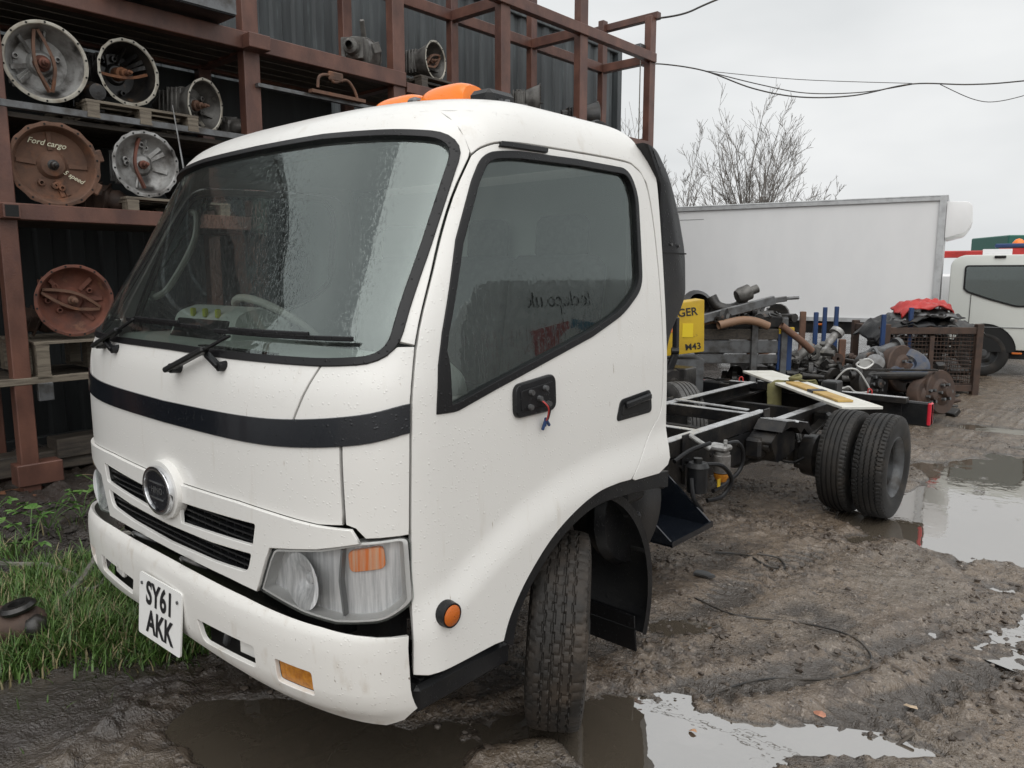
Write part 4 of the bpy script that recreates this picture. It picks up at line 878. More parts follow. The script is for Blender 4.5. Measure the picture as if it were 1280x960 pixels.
MB().sweep(catmull([(.70,1.62,.95),(.80,1.70,.80),(.78,1.74,.62),(.70,1.72,.50)],8),.05,12).build('air_hose','rubber',T)
b=MB()
for k in range(9): b.lathe([(-.012,.055),(0,.07),(.012,.055)],(.60,2.05,.72+.03*k),(0,0,1),16)
b.cyl((.60,2.05,.70),(.60,2.05,1.0),.054); b.build('bellows','rubber',T)
b=MB().lathe([(0,.05),(.0,.22),(.05,.24),(.09,.22),(.10,.15),(.12,.05),(.12,.001)],(.78,1.62,.66),(1,0,0),28); b.build('fan_shroud','plastic',T)
for (y,z,a) in ((1.72,.9,.1),(1.80,.86,.2)): MB().box((.72,y,z),(.35,.03,.30),Matrix.Rotation(a,3,'X'),.008).build('engine_cover','plastic',T)
# bent black steel tray sticking out behind the mudguard
tr=MB(); tr.add([(.30,2.30,.30),(.70,2.25,.285),(.70,2.68,.285),(.28,2.68,.29),(.28,2.70,.62),(.34,2.36,.62)],[(0,1,2,3)]); tr.box((.50,2.46,.285),(.42,.44,.01))
tr.prism([(2.24,.29),(2.68,.29),(2.70,.34),(2.40,.60),(2.24,.60)],.285,.295,'yz'); tr.box((.705,2.46,.295),(.012,.44,.03)); tr.prism([(.29,.29),(.70,.285),(.70,.31),(.34,.60),(.29,.62)],2.66,2.672,'xz'); tr.prism([(.42,.29),(.70,.285),(.70,.31),(.50,.46)],2.24,2.25,'xz'); tr.build('bent_tray','gloss',T,0)
# rear lateral beam and lamp
b=MB().box((0,5.86,.50),(1.66,.05,.19),None,.006); rb=b.build('rear_beam','chassis',T)
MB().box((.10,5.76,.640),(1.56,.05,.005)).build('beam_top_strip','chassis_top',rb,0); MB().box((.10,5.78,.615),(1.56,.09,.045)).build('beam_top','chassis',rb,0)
for sx in (1,-1):
    b=MB().box((sx*.93,5.875,.50),(.24,.07,.20),None,.012); tl=b.build('tail_lamp','plastic',T); MB().box((sx*1.035,5.875,.505),(.03,.085,.19),None,.01).build('red_lens','redlens',tl)
    MB().sweep(catmull([(sx*.56,5.80,.60),(sx*.57,5.78,.68),(sx*.60,5.78,.66),(sx*.58,5.79,.58)],6),.006,6).build('lamp_wire','red',tl)
b=MB().box((.34,5.55,.70),(.13,.16,.11),None,.01); b.build('junction_box','plastic',T)
# boards lying over the frame, held by a strap
bd=MB().bar((-.585,6.09,.706),(.85,4.60,.706),.30,.022,.003).build('board','board'); bd['label']='long cream board lying diagonally across the bare truck chassis'; bd['category']='board'
pk=MB().bar((.02,5.42,.727),(.70,4.70,.727),.115,.016,.002).build('plank',mat('yellow_plank',(.50,.33,.10),.6,col2=(.36,.22,.07),scale=8)); tag(pk,'short yellow plank lying on top of the cream board','plank')
tp=MB().bar((.33,5.09,.728),(.40,5.015,.728),.122,.022,.002).build('tape_band','rubber',pk)
pw=[(-.13,5.88,.60),(-.14,5.86,.70),(-.16,5.82,.728),(-.22,5.74,.735),(-.29,5.66,.730),(-.345,5.60,.715),(-.355,5.585,.66),(-.35,5.585,.56),(-.345,5.58,.44)]
pw=[(a+.235,b_-.20,c) for a,b_,c in pw]; P=catmull(pw,6); b=MB(); V=[]
for i,p in enumerate(P):
    wv=Vector((.749,.663,0))*.062+Vector((0,0,.010*math.sin(i*.7))); V+=[p-wv,p+wv*.2+Vector((.004*math.sin(i*1.3),0,0)),p+wv]
b.add(V,[(3*i+j,3*i+j+1,3*i+j+4,3*i+j+3) for i in range(len(P)-1) for j in (0,1)])
stp=b.build('strap','strap',None,60); stp.modifiers.new('thick','SOLIDIFY').thickness=.008; tag(stp,'olive green webbing strap hanging over the cream board on the chassis','strap')
MB().sweep(catmull([(-.03,5.52,.75),(.03,5.54,.775),(.06,5.48,.765),(.0,5.44,.755)],6,True),.016,8,True,True).build('knot','strap',stp)
# ---------------------------------------------------------------- containers and storage rack
def corrugated(name,x,y0,y1,z0,z1,label,m='contdark'):
    o=thing(name,label,'container',(x-1.22,(y0+y1)/2,z0)); cy=(y0+y1)/2; b=MB(); V=[];F=[]; y=y0; pitch=.278; k=0; n=0
    while y<y1-.3:
        for dy,dx in ((0,0),(.11,0),(.139,-.036),(.249,-.036)): V+=[(1.22+dx-.02,y+dy-cy,.12),(1.22+dx-.02,y+dy-cy,z1-z0-.10)]
        y+=pitch
    n=len(V)//2; F=[(2*i,2*i+1,2*i+3,2*i+2) for i in range(n-1)]; MB().add(V,F).build('side_wall',m,o,0)
    for z in (.06,z1-z0-.06): MB().box((1.19,0,z),(.10,y1-y0,.12),None,.01).build('side_rail',m,o,0)
    for yy in (y0+.06,y1-.06): MB().box((1.17,yy-cy,(z1-z0)/2),(.16,.12,z1-z0-.01),None,.01).build('corner_post',m,o,0)
    MB().box((-.02,0,(z1-z0)-.03),(2.3,y1-y0-.1,.05)).build('roof',m,o,0)
    MB().box((-1.2,0,(z1-z0)/2),(.04,y1-y0,z1-z0-.1)).build('far_wall',m,o,0)
    for yy in (y0+.03,y1-.03): MB().box((-.05,yy-cy,(z1-z0)/2),(2.2,.04,z1-z0-.14)).build('end_wall',m,o,0)
    return o
corrugated('shipping_container',-5.30,-3.4,10.65,.05,2.76,'corrugated container at ground level, coloured dark as in shade, behind the storage rack','contshade')
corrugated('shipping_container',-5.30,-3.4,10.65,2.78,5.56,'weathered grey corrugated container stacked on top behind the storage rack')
RX,BX=-3.7,-4.62
rack=thing('storage_rack','tall rust-red steel rack holding old gearboxes along the left side','rack',(RX,4.5,0))
def rk(mb,name,m='rack',smooth=0): return mb.xf(Matrix.Translation((-RX,-4.5,0))).build(name,m,rack,smooth)
FY=[(-3.2,.15),(-1.3,.15),(.665,.115),(2.60,.150),(4.25,.155),(5.87,.160),(7.40,.165),(9.10,.15)]
for i,(y,w) in enumerate(FY):
    top=3.74 if i<3 else 4.7 if i==3 else 6.2 if i<7 else 5.36
    rk(MB().box((RX-.06,y,top/2+.02),(.11,w,top),None,.006),'post')
    rk(MB().box((BX,y+.02,(2.75 if i>3 else 1.87)),(.10,.12,(5.5 if i>3 else 3.74)),None,.006),'post')
    rk(MB().box((RX-.05,y,.055),(.30,.34,.03),None,.004),'base_plate','rusty' if i==2 else 'rack')
    for z in ((2.085,3.615) if i<4 else (3.615,4.80)): rk(MB().box(((RX+BX)/2-.05,y+.01,z-.01),(abs(RX-BX)-.10,.10,.12),None,.004),'cross_beam')
rk(MB().box((RX+.05,.665,2.085),(.09,.105,.10),None,.004),'beam_stub'); rk(MB().box((RX+.052,.665,2.085),(.092,.082,.078)),'stub_opening','dark')
rk(MB().box((RX+.06,2.60,3.60),(.16,.20,.12),None,.006),'beam_stub')
for (y0,y1,z0,z1) in ((-3.3,4.32,3.545,3.69),(4.33,9.02,3.50,3.60),(3.6,9.15,4.735,4.865)): rk(MB().box((RX-.03 if z0<4 else RX-.02,(y0+y1)/2,(z0+z1)/2),(.10,y1-y0,z1-z0),None,.006),'beam')
for (y0,y1,z0,z1) in ((-3.3,2.66,2.03,2.145),): rk(MB().box((RX-.02,(y0+y1)/2,(z0+z1)/2),(.10,y1-y0,z1-z0),None,.006),'beam')
rk(MB().box((RX-.03,.6,2.82),(.06,4.0,.05),None,.004),'shelf_edge','steel'); rk(MB().box((RX-.0,.62,2.835),(.06,.10,.075),None,.004),'shelf_bracket','steel')
rk(MB().box((BX,6.4,4.80),(.09,5.6,.13),None,.006),'beam'); rk(MB().box((BX,3.0,3.60),(.09,12.4,.12),None,.006),'beam')
rk(MB().box(((RX+BX)/2-.08,9.18,5.40),(1.15,.10,.10),None,.006),'cross_beam'); rk(MB().box((RX-.14,9.0,4.93),(.10,.22,.10),None,.006),'beam_stub','steel')
rk(MB().box((RX-.06,.72,.20),(.16,.30,.16),None,.006),'foot_channel')
for (z,y0,y1) in ((3.62,-3.2,4.2),(2.80,-3.2,2.6),(2.085,-3.2,2.6),(.90,.4,2.9)):
    for k in range(5): rk(MB().box((RX-.16-.19*k-.02,(y0+y1)/2,z-.035),(.17,y1-y0,.035),None,.003),'shelf_plank','wood_dark')
for k in range(5): rk(MB().box((RX-.16-.19*k-.02,6.7,3.585),(.17,4.8,.03),None,.003),'shelf_plank','wood_dark')
rk(MB().box((RX-.03,1.6,.885),(.06,2.5,.05),None,.004),'shelf_edge','wood')
rk(MB().box((RX+.0,.80,.80),(.05,.10,.13),None,.004),'shelf_bracket','steel')
rk(MB().box((BX-.10,-.3,2.80),(.02,5.9,1.46)),'shade_sheet','contshade'); rk(MB().box((BX-.10,3.4,2.80),(.02,1.45,1.46)),'shade_sheet','contshade')  # dark sheets added behind the shelves as shade for the bays
# pallets
def pallet(loc,wy,label,rot=0,wx=.9,h=.13,m='wood'):
    o=thing('pallet',label,'pallet',loc,(0,0,rot),'pallets on the rack shelves')
    for k in range(5): MB().box((-wx/2+.07+(wx-.14)*k/4,0,h-.011),(.12,wy,.020),None,.002).build('top_board',m,o,0)
    for i in (-1,0,1):
        MB().box((0,i*(wy/2-.05),h-.033),(wx-.01,.09,.020)).build('bearer_board',m,o,0); MB().box((0,i*(wy/2-.05),.0085),(wx,.09,.017)).build('bottom_board',m,o,0)
        for j in (-1,0,1): MB().box((j*(wx/2-.06),i*(wy/2-.05),.017+(h-.06)/2),(.11,.085,h-.062)).build('block',m,o,0)
    return o
pallet((-4.14,1.28,.905),1.05,'wooden pallet under the red rusty gearbox on the lowest rack shelf',h=.26)
pallet((-4.14,1.66,2.805),.86,'wooden pallet on the shelf under the greasy gearbox with orange fork')
pallet((-4.14,1.90,2.09),.86,'wooden pallet under the bright silver gearbox with a rusty fork',h=.16)
pallet((-4.16,5.0,3.605),.9,'wooden pallet on the upper rack level below the grey bell housing',m='wood_dark',h=.12)
# gearboxes
def gearbox(loc,Rr,rotz,label,bell,flange,fork,shaft,tilt=0,holes=14,forkang=1.2,lugs=0.02,case=True,cup=.62,seed=1,tail=1.7):
    rs=random.Random(seed); o=thing('gearbox',label,'gearbox',loc,(0,tilt,rotz),'gearboxes stored on the rack')
    n=84
    def rad(a): 
        v=sum(math.exp(-((((a-2*math.pi*k/holes-.2+math.pi)%(2*math.pi))-math.pi)/.11)**2) for k in range(holes)); return Rr*(1+lugs*v)
    V=[];F=[]; rows=[(-.045,.97),(-.004,1.0),(0,.985),(0,.925),(-.03,.90),(-.16*1,.86),(-.30,.80),(-cup,.62),(-cup,.34),(-cup+.10,.26),(-cup+.12,.12)]
    for i in range(n):
        a=2*math.pi*i/n; rr=rad(a)
        for (x,k) in rows: V.append((x*Rr,rr*k*math.cos(a) if k>.95 else Rr*k*math.cos(a),rr*k*math.sin(a) if k>.95 else Rr*k*math.sin(a)))
    m=len(rows)
    for i in range(n):
        j=(i+1)%n
        for r in range(m-1): F.append((i*m+r,j*m+r,j*m+r+1,i*m+r+1))
    # split flange ring from bowl so that each keeps its own metal
    ringF=[f for k,f in enumerate(F) if k%(m-1) in (0,1,2,3)]; bowlF=[f for k,f in enumerate(F) if k%(m-1) not in (0,1,2,3)]
    def sub(Fs): 
        idx=sorted({i for f in Fs for i in f}); mp={i:k for k,i in enumerate(idx)}; return MB().add([V[i] for i in idx],[tuple(mp[i] for i in f) for f in Fs])
    fl=sub(ringF); fl.build('flange',flange,o,40); bw=sub(bowlF)
    for k in range(5):
        a=rs.uniform(0,6.28); r0,r1=.36*Rr,.78*Rr; b0=Vector((-cup*Rr+.006,r0*math.cos(a),r0*math.sin(a))); b1=Vector((-.28*Rr,r1*math.cos(a),r1*math.sin(a))); bw.bar(b0,b1,.012,.03)
    for k in range(4):
        a=rs.uniform(0,6.28); r0=rs.uniform(.42,.62)*Rr; bw.lathe([(0,.025),(.03,.022),(.032,.012),(.01,.011)],(-cup*Rr,r0*math.cos(a),r0*math.sin(a)),(1,0,0),12)
    # outside of the bell
    bw.lathe([(-.03*Rr,.95*Rr),(-.30*Rr,.86*Rr),(-(cup+.08)*Rr,.68*Rr),(-(cup+.1)*Rr,.3*Rr)],(0,0,0),(1,0,0),36); bw.build('bell_housing',bell,o,40)
    hb=MB()
    for k in range(holes): a=2*math.pi*k/holes+.2; hb.cyl((.001,.962*Rr*math.cos(a),.962*Rr*math.sin(a)),(.003,.962*Rr*math.cos(a),.962*Rr*math.sin(a)),.0075,seg=8)
    hb.build('bolt_holes','dark',o,0)['kind']='stuff'
    s=MB().lathe([(-cup*Rr,.22*Rr),(-.40*Rr,.20*Rr),(-.36*Rr,.13*Rr),(-.2*Rr,.13*Rr),(-.18*Rr,.085*Rr),(.02*Rr,.080*Rr),(.04*Rr,.05*Rr),(.14*Rr,.045*Rr),(.15*Rr,.001)],(0,0,0),(1,0,0),20); s.build('input_shaft',shaft,o)
    if fork:
        b=MB(); ca,sa=math.cos(forkang),math.sin(forkang); pv=lambda t,s_,x:(x*Rr,Rr*(t*ca-s_*sa),Rr*(t*sa+s_*ca))
        fw=rs.uniform(.6,1.5)
        for sg in ((-1,1) if seed%4 else (1,)):
            sg=sg*fw
            pts=catmull([pv(.80,.04*sg,-.25),pv(.50,.13*sg,-.22),pv(.15,.20*sg,-.18),pv(-.15,.20*sg,-.16),pv(-.45,.12*sg,-.18),pv(-.72,.03*sg,-.24)],5)
            for i in range(len(pts)-1): b.bar(pts[i],pts[i+1],.026,.020)
        b.build('release_fork',fork,o,40)
    if case:
        b=MB(); x=-(cup+.05)*Rr; b.box((x-.35*Rr,0,0),(.75*Rr,1.0*Rr,1.1*Rr),None,.03); b.box((x-.95*Rr,.0,-.05*Rr),(.6*Rr,.8*Rr,.9*Rr),None,.03); b.lathe([(0,.40*Rr),(-.30*Rr,.34*Rr),(-.36*Rr,.18*Rr),(-.55*Rr,.16*Rr)],(x-1.2*Rr,0,0),(1,0,0),18)
        for k in range(6): b.box((x-.1*Rr-.2*Rr*k,0,0),(.018,1.08*Rr,1.18*Rr if k<4 else .96*Rr),None,.004)
        b.box((x-.4*Rr,0,.6*Rr),(.4*Rr,.5*Rr,.16*Rr),None,.01); b.build('gearbox_case',bell,o,40)
    return o
gearbox((-3.74,1.00,3.150),.275,R_(-6),'silver gearbox with a pale ring flange at the top left of the rack','alu','flange','rustcast','rustred',tilt=R_(6),holes=14,forkang=1.75,lugs=0,seed=3)
gearbox((-3.80,1.60,3.200),.245,R_(8),'greasy dark gearbox with orange rusty release fork in a narrow ring','oily','flange','rusty','rusty',tilt=R_(3),holes=16,forkang=3.3,lugs=.02,cup=.8,seed=4)
gearbox((-3.78,2.20,3.045),.215,R_(24),'grey gearbox turned sideways near the rack post on the top shelf','alu_dark','flange',None,'rustcast',tilt=R_(4),holes=12,seed=5)
g4=gearbox((-3.72,1.00,2.435),.295,R_(-4),'brown rusty gearbox with yellow handwriting inside its bell housing','rustcast','rustcast',None,'oily',tilt=R_(5),holes=16,lugs=.03,cup=.32,seed=6)
text('handwriting','Ford cargo',.056,'chalk',g4,(-.078,-.03,.150),(R_(90),R_(6),R_(90)),.0006,1,1,.3); text('handwriting','5 speed',.046,'chalk',g4,(-.076,.135,-.075),(R_(90),R_(28),R_(90)),.0006,1,1,.3)
for a in (.3,-.5): MB().box((-.02,.30*math.cos(a),.30*math.sin(a)),(.035,.07,.09),Matrix.Rotation(a,3,'X'),.008).build('lug','rustcast',g4)
gearbox((-3.73,1.655,2.510),.250,R_(-2),'bright silver gearbox with a large upright rusty fork','alu','alu','rustred','rustred',tilt=R_(2),holes=18,forkang=1.62,lugs=.03,cup=.45,seed=8)
gearbox((-3.73,1.06,1.455),.268,R_(-4),'red rusty gearbox on a pallet on the lowest rack shelf','rustred','rustred','rustcast','rustcast',tilt=R_(4),holes=16,forkang=2.8,lugs=.01,cup=.40,seed=9)
gearbox((-4.02,4.02,3.83),.205,R_(128),'oily gearbox on the upper rack turned away, next to a post','alu_dark','alu_dark',None,'oily',holes=12,seed=10)
gl=MB().bar((-3.86,3.93,3.98),(-3.80,3.86,4.12),.045,.045,.008); gl.box((-3.82,4.05,3.90),(.02,.10,.10),Matrix.Rotation(.4,3,'X'),.006); tag(gl.build('selector_housing','alu_dark'),'small selector casting standing on the oily gearbox of the upper rack','casting')
gearbox((-3.86,4.90,3.955),.205,R_(14),'grey gearbox with open bell on the upper rack, right of the oily one','alu_dark','flange','rustcast','rustcast',holes=10,forkang=.5,cup=.8,seed=11)
gearbox((-3.95,6.80,3.83),.235,R_(38),'weathered gearbox on the upper rack above the cab roof edge','alu_dark','alu_dark','rustcast','oily',holes=12,forkang=.8,cup=.7,seed=12)
gearbox((-3.95,8.02,3.83),.215,R_(55),'dark gearbox at the far right end of the upper rack','oily','alu_dark',None,'oily',holes=10,cup=.8,seed=13)
b=MB().sweep(catmull([(-3.62,3.20,3.34),(-3.62,3.22,3.44),(-3.62,3.32,3.47),(-3.62,3.38,3.42),(-3.62,3.52,3.46),(-3.62,3.60,3.40),(-3.62,3.64,3.32)],6),.014,8); b.box((-3.62,3.40,3.47),(.03,.16,.08),None,.01); b.box((-3.62,3.42,3.30),(.06,.6,.03)); tag(b.build('bracket','rustcast'),'pale rusty forked bracket on the shelf just above the windscreen top','bracket')
rk(MB().box((RX+.02,3.42,3.27),(.05,1.6,.03)),'shelf_edge','steel')
tr=thing('metal_tray','dark metal tray with blue sheet edge on top of the rack beam','tray',(-3.75,1.85,3.70)); MB().box((0,0,.03),(.6,.95,.05),None,.005).build('tray_floor','chassis',tr,0)
MB().box((.30,0,.09),(.02,.95,.14)).build('tray_side','steel',tr,0); MB().box((.26,.30,.14),(.02,.22,.22)).build('torn_wrap',mat('blue_white_wrap',(.30,.38,.50),.5,col2=(.08,.12,.22),scale=14),tr,0); MB().box((-.28,0,.14),(.02,.95,.24)).build('tray_side','chassis',tr,0)
for k,(y,z) in enumerate(((1.3,.11),(1.9,.20))): tag(MB().box((-4.2,y,z+.08),(.22,1.9,.16),Matrix.Rotation(.04*k,3,'Z'),.01).build('timber_baulk','wood_dark',None,0),'dark timber baulk on the ground under the rack, '+('the lower of two' if k==0 else 'the upper of two'),'timber')
MB_=MB().cyl((-3.70,8.75,4.70),(-3.70,8.75,2.4),.008,seg=6); tag(MB_.build('hanging_rope','rope'),'thin rope hanging from the end of the rack frame','rope')

for i,(y,z,s,m,lab) in enumerate(((1.33,3.0,.17,'oily','dark gearbox case wedged between the first two gearboxes of the top shelf'),(2.48,2.95,.13,'alu_dark','small greasy casting right beside the second rack post'),(1.35,2.26,.16,'rustdark','rusty brown casting between the gearboxes of the middle shelf'),(.80,1.32,.13,'rustdark','rusty housing stuck out on the left of the red gearbox'),(2.05,2.35,.15,'oily','black casting behind the right side of the bright silver gearbox'))):
    o=thing('loose_casting',lab,'casting',(-4.02,y,z),(.2*i,.1*i,.5*i),'loose castings on the rack'); MB().box((0,0,0),(s*1.6,s*1.2,s*1.1),None,.03).build('body',m,o,40); MB().lathe([(0,s*.5),(.05,s*.55),(.10,s*.4),(.16,s*.35),(.17,.001)],(s*.8,0,0),(1,0,0),16).build('spigot',m,o)
    for k in range(4): MB().box((s*(-.6+.4*k),0,0),(.014,s*1.32,s*1.22)).build('rib',m,o,0)
# ---------------------------------------------------------------- box truck, trees, cables and far things
bt=thing('box_truck','white refrigerated box truck parked across the back of the yard','truck',(.125,13.34,0),(0,0,R_(11.3)))
def B(mb,name,m,parent=None,smooth=35,bevel=0): return mb.build(name,m,parent or bt,smooth,bevel)
body=B(MB().box((-3.55,1.12,1.89),(5.62,2.20,2.06),None,.02),'box_body','boxwhite')
MB().box((-3.55,1.12,2.930),(5.68,2.26,.03),None,.01).build('roof_rail','boxalu',body); MB().box((-3.55,.0,2.885),(5.66,.03,.06)).build('top_trim','boxalu',body,0); MB().box((-3.55,.0,.86),(5.66,.03,.07)).build('bottom_trim','boxalu',body,0)
MB().box((-.78,.0,1.89),(.10,.035,2.06)).build('corner_trim','boxalu',body,0)
for (x0,x1,z) in ((-5.35,-4.75,2.69),): MB().box(((x0+x1)/2,.018,z),(x1-x0,.004,.008)).build('scrape','grey',body,0)
B(MB().prism(rnd([(-.73,2.86),(-.42,2.84,.03),(-.36,2.78,.03),(-.34,2.50,.03),(-.44,2.33,.05),(-.73,2.25)],0),.25,1.95,'xz'),'fridge_unit','boxwhite',None,40,.02)
B(MB().box((-3.3,1.1,.72),(5.0,.8,.18)),'chassis_frame','chassis',None,0); B(MB().box((-3.0,.10,.70),(3.3,.04,.20)),'side_guard','chassis',None,0)
for x in (-2.55,-4.2): B(MB().box((x,.0,.765),(.10,.04,.035),None,.006),'side_marker','orange')
cab=[(-.60,.42),(-.60,1.86,.12),(-.45,1.965,.08),(.9,1.965,.15),(1.22,1.72,.1),(1.42,1.10,.1),(1.45,.45)]
pts=rnd(cab,0); B(MB().prism(pts,.04,2.02,'xz'),'cab','cabwhite',None,40,.03)
B(MB().box((-.28,.035,1.0),(.008,.012,1.15)),'door_gap','dark',None,0); B(MB().box((.25,.033,.80),(1.1,.012,.010)),'crease','grey',None,0)
wn_=[(-.40,1.42),(-.40,1.80,.06),(.62,1.80,.1),(.86,1.14,.06),(.35,1.13,.06),(-.05,1.25,.1),(-.35,1.36,.04)]
B(MB().prism(rnd(wn_,0),.022,.045,'xz'),'window_seal','rubber',None,0); B(MB().prism(offs(rnd(wn_,0),-.025),.012,.030,'xz'),'window','sideglass',None,0)
B(MB().prism(offs(rnd(wn_,0),-.03),.0218,.034,'xz'),'interior','grey',None,0)
B(MB().box((.70,-.06,1.38),(.10,.06,.34),None,.03),'mirror','plastic'); B(MB().box((.08,.03,1.93),(.16,.03,.04),None,.008),'roof_marker','plastic')
b=MB(); V=[]
for k in range(13): a=math.pi*k/12; V+=[(-.05+.46*math.cos(a),.02,.40+.46*math.sin(a)),(-.05+.46*math.cos(a),.30,.40+.46*math.sin(a))]
b.add(V,[(2*i,2*i+1,2*i+3,2*i+2) for i in range(12)]); B(b,'arch','plastic'); V=[(-.05+.455*math.cos(math.pi*k/16),.0335,.40+.455*math.sin(math.pi*k/16)) for k in range(17)]; b=MB().add(V,[tuple(range(17))]); B(b,'arch_void','dark',None,0)
for (x,y) in ((-.05,.14),(-4.6,.16)):
    t=link('wheel',TY['rib'],None,bt); t.location=(x,y,.372); t.rotation_euler=(0,0,R_(-90)); t.scale=(1.05,1.05,1.05); r=link('rim',RF,None,t)
B(MB().box((.42,.03,.39),(.14,.03,.03),None,.006),'indicator','orange'); B(MB().box((.8,.6,.36),(1.0,1.0,.14)),'underrun','dark',None,0)
MB().lathe([(0,.001),(0,.10),(.02,.12),(.03,.05)],(.12,.25,1.40),(0,1,0),16).build('steering_wheel','trim',bt)
# red vehicle and far containers behind
rv=thing('recovery_truck','red and white vehicle body showing just over the box truck cab','truck',(-.75,17.0,-.24),(0,0,R_(11)))
MB().box((-.35,0,2.30),(1.2,.3,.14),None,.02).build('roof_bar','red',rv); MB().box((.75,0,2.32),(.9,.3,.18),None,.03).build('roof_bar','red',rv); MB().box((.2,.25,1.05),(3.0,1.8,1.7),None,.05).build('body','boxwhite',rv); MB().box((.30,-.02,2.33),(.5,.28,.13)).build('roof_sign','boxwhite',rv,0); MB().lathe([(0,.12),(.10,.11),(.16,.06),(.18,.001)],(.65,0,2.42),(0,0,1),14).build('beacon','amber',rv)
MB().box((.55,-.05,2.46),(.6,.2,.08),None,.02).build('light_bar','blue',rv)
tag(MB().box((-2.15,28.3,1.43),(.9,2.4,2.86),R_(35),.03).build('green_container','green',None,0),'dark green container far behind the box truck cab','container'); tag(MB().box((-.6,29.4,1.42),(2.6,2.4,2.84),R_(35),.03).build('blue_container','blue',None,0),'dark blue container far behind at the right edge','container')
# bare trees: limbs fan out from a short trunk to a domed outline
def tree(loc,H,Wd,seed,label,nl=26,trunk=.22,maxang=62,sub=9,r0=.07):
    rs=random.Random(seed); o=thing('bare_tree',label,'tree',loc,(0,0,0),'bare trees behind the box truck'); tr=MB(); br=MB()
    tr.sweep(catmull([(0,0,-.2),(.03,.02,H*.12),(-.02,.0,H*trunk*1.2)],4),[r0*(1-.3*i/8) for i in range(9)],8,True); tr.build('trunk','bark',o,50)
    def limb(p,d,L_,r,lev,seg):
        pts=[p]; q=p.copy(); dd=d.copy()
        for i in range(seg):
            dd=(dd+Vector((rs.gauss(0,.07),rs.gauss(0,.07),rs.gauss(.02,.05)+.015))).normalized(); q=q+dd*(L_/seg); pts.append(q.copy())
        br.sweep(pts,[max(.005,r*(1-.85*i/seg)) for i in range(seg+1)],5 if lev==0 else 3,False); return pts
    for k in range(nl):
        a=rs.uniform(0,6.283); an=R_(maxang)*math.sqrt(rs.random()) if k else 0; d=Vector((math.sin(an)*math.cos(a),math.sin(an)*math.sin(a),math.cos(an)))
        z0=H*trunk*rs.uniform(.35,1.15); rz=H-z0; Lm=1/math.sqrt((math.sin(an)/Wd)**2+(math.cos(an)/rz)**2)*rs.uniform(.72,1.04)
        P=limb(Vector((0,0,z0)),d,Lm,r0*.40*rs.uniform(.6,1),0,9)
        for j in range(sub+4):
            t=rs.uniform(.22,.98); i=min(int(t*9),8); s_=P[i].lerp(P[i+1],t*9-i); dv=(P[i+1]-P[i]).normalized(); u,v,_=frame(dv); b=rs.uniform(0,6.283); g=rs.uniform(.35,.75)
            nd=(dv*math.cos(g)+(u*math.cos(b)+v*math.sin(b))*math.sin(g)+Vector((0,0,.06))).normalized(); L2=Lm*rs.uniform(.16,.38)*(1.15-.7*t); Q=limb(s_,nd,L2,.013*(1.2-t),1,5)
            for m in range(5):
                t2=rs.uniform(.2,.95); i2=min(int(t2*5),4); s2=Q[i2].lerp(Q[i2+1],t2*5-i2); dv2=(Q[i2+1]-Q[i2]).normalized(); u,v,_=frame(dv2); b=rs.uniform(0,6.283); g=rs.uniform(.35,.8)
                limb(s2,(dv2*math.cos(g)+(u*math.cos(b)+v*math.sin(b))*math.sin(g)+Vector((0,0,.12))).normalized(),L2*rs.uniform(.22,.5),.006,2,3)
    br.build('crown','bark',o,0,0,False); return o
tree((-8.05,22.2,0),7.1,3.0,5,'large bare twiggy tree standing behind the box truck',52,.30,66,13,.09)
tree((-8.70,19.3,0),6.9,1.1,8,'slender bare tree close beside the black duct of the cab',16,.35,40,9,.045)
tree((-6.1,22.6,0),4.6,1.9,12,'low bare tree right of the large bare tree',16,.3,62,7,.05)
tree((-10.6,19.8,0),6.9,1.6,17,'bare tree seen through the end frame of the storage rack',11,.35,45,7,.05)
# overhead cables
cbl=thing('overhead_cable','sagging bundle of overhead cables crossing the sky','cable',(-4.6,10.8,5.2))
def strand(pts,r,name='strand'): return MB().sweep(catmull([Vector(p)-Vector((-4.6,10.8,5.2)) for p in pts],8),r,5).build(name,'cable',cbl)
strand([(-4.0,9.3,4.77),(-4.63,10.84,5.214),(-4.056,11.33,5.10),(-3.4,11.85,4.80),(-2.784,12.37,4.655),(-2.1,12.98,4.68),(-1.37,13.66,4.875),(-.6,14.3,4.86),(.161,15.03,4.943),(2.5,17.2,5.3)],.012)
strand([(-4.056,11.33,5.10),(-3.3,11.95,4.86),(-2.7,12.45,4.72),(-2.0,13.1,4.74),(-1.37,13.66,4.87)],.009)
strand([(-4.056,11.33,5.10),(-2.811,12.397,4.95),(-1.37,13.66,4.885)],.006)
strand([(-1.0,13.95,4.86),(-.55,14.4,4.62),(-.2,14.7,4.60),(.4,15.2,4.80)],.007)
c2=MB().sweep(catmull([(-3.74,9.15,5.36),(-3.35,9.35,5.40),(-2.97,9.685,5.605),(-1.6,10.9,6.3)],8),.014,6); tag(c2.build('overhead_wire','cable'),'black cable rising from the top of the rack end frame','cable')
# ---------------------------------------------------------------- scrap behind the chassis
rs=random.Random(4)
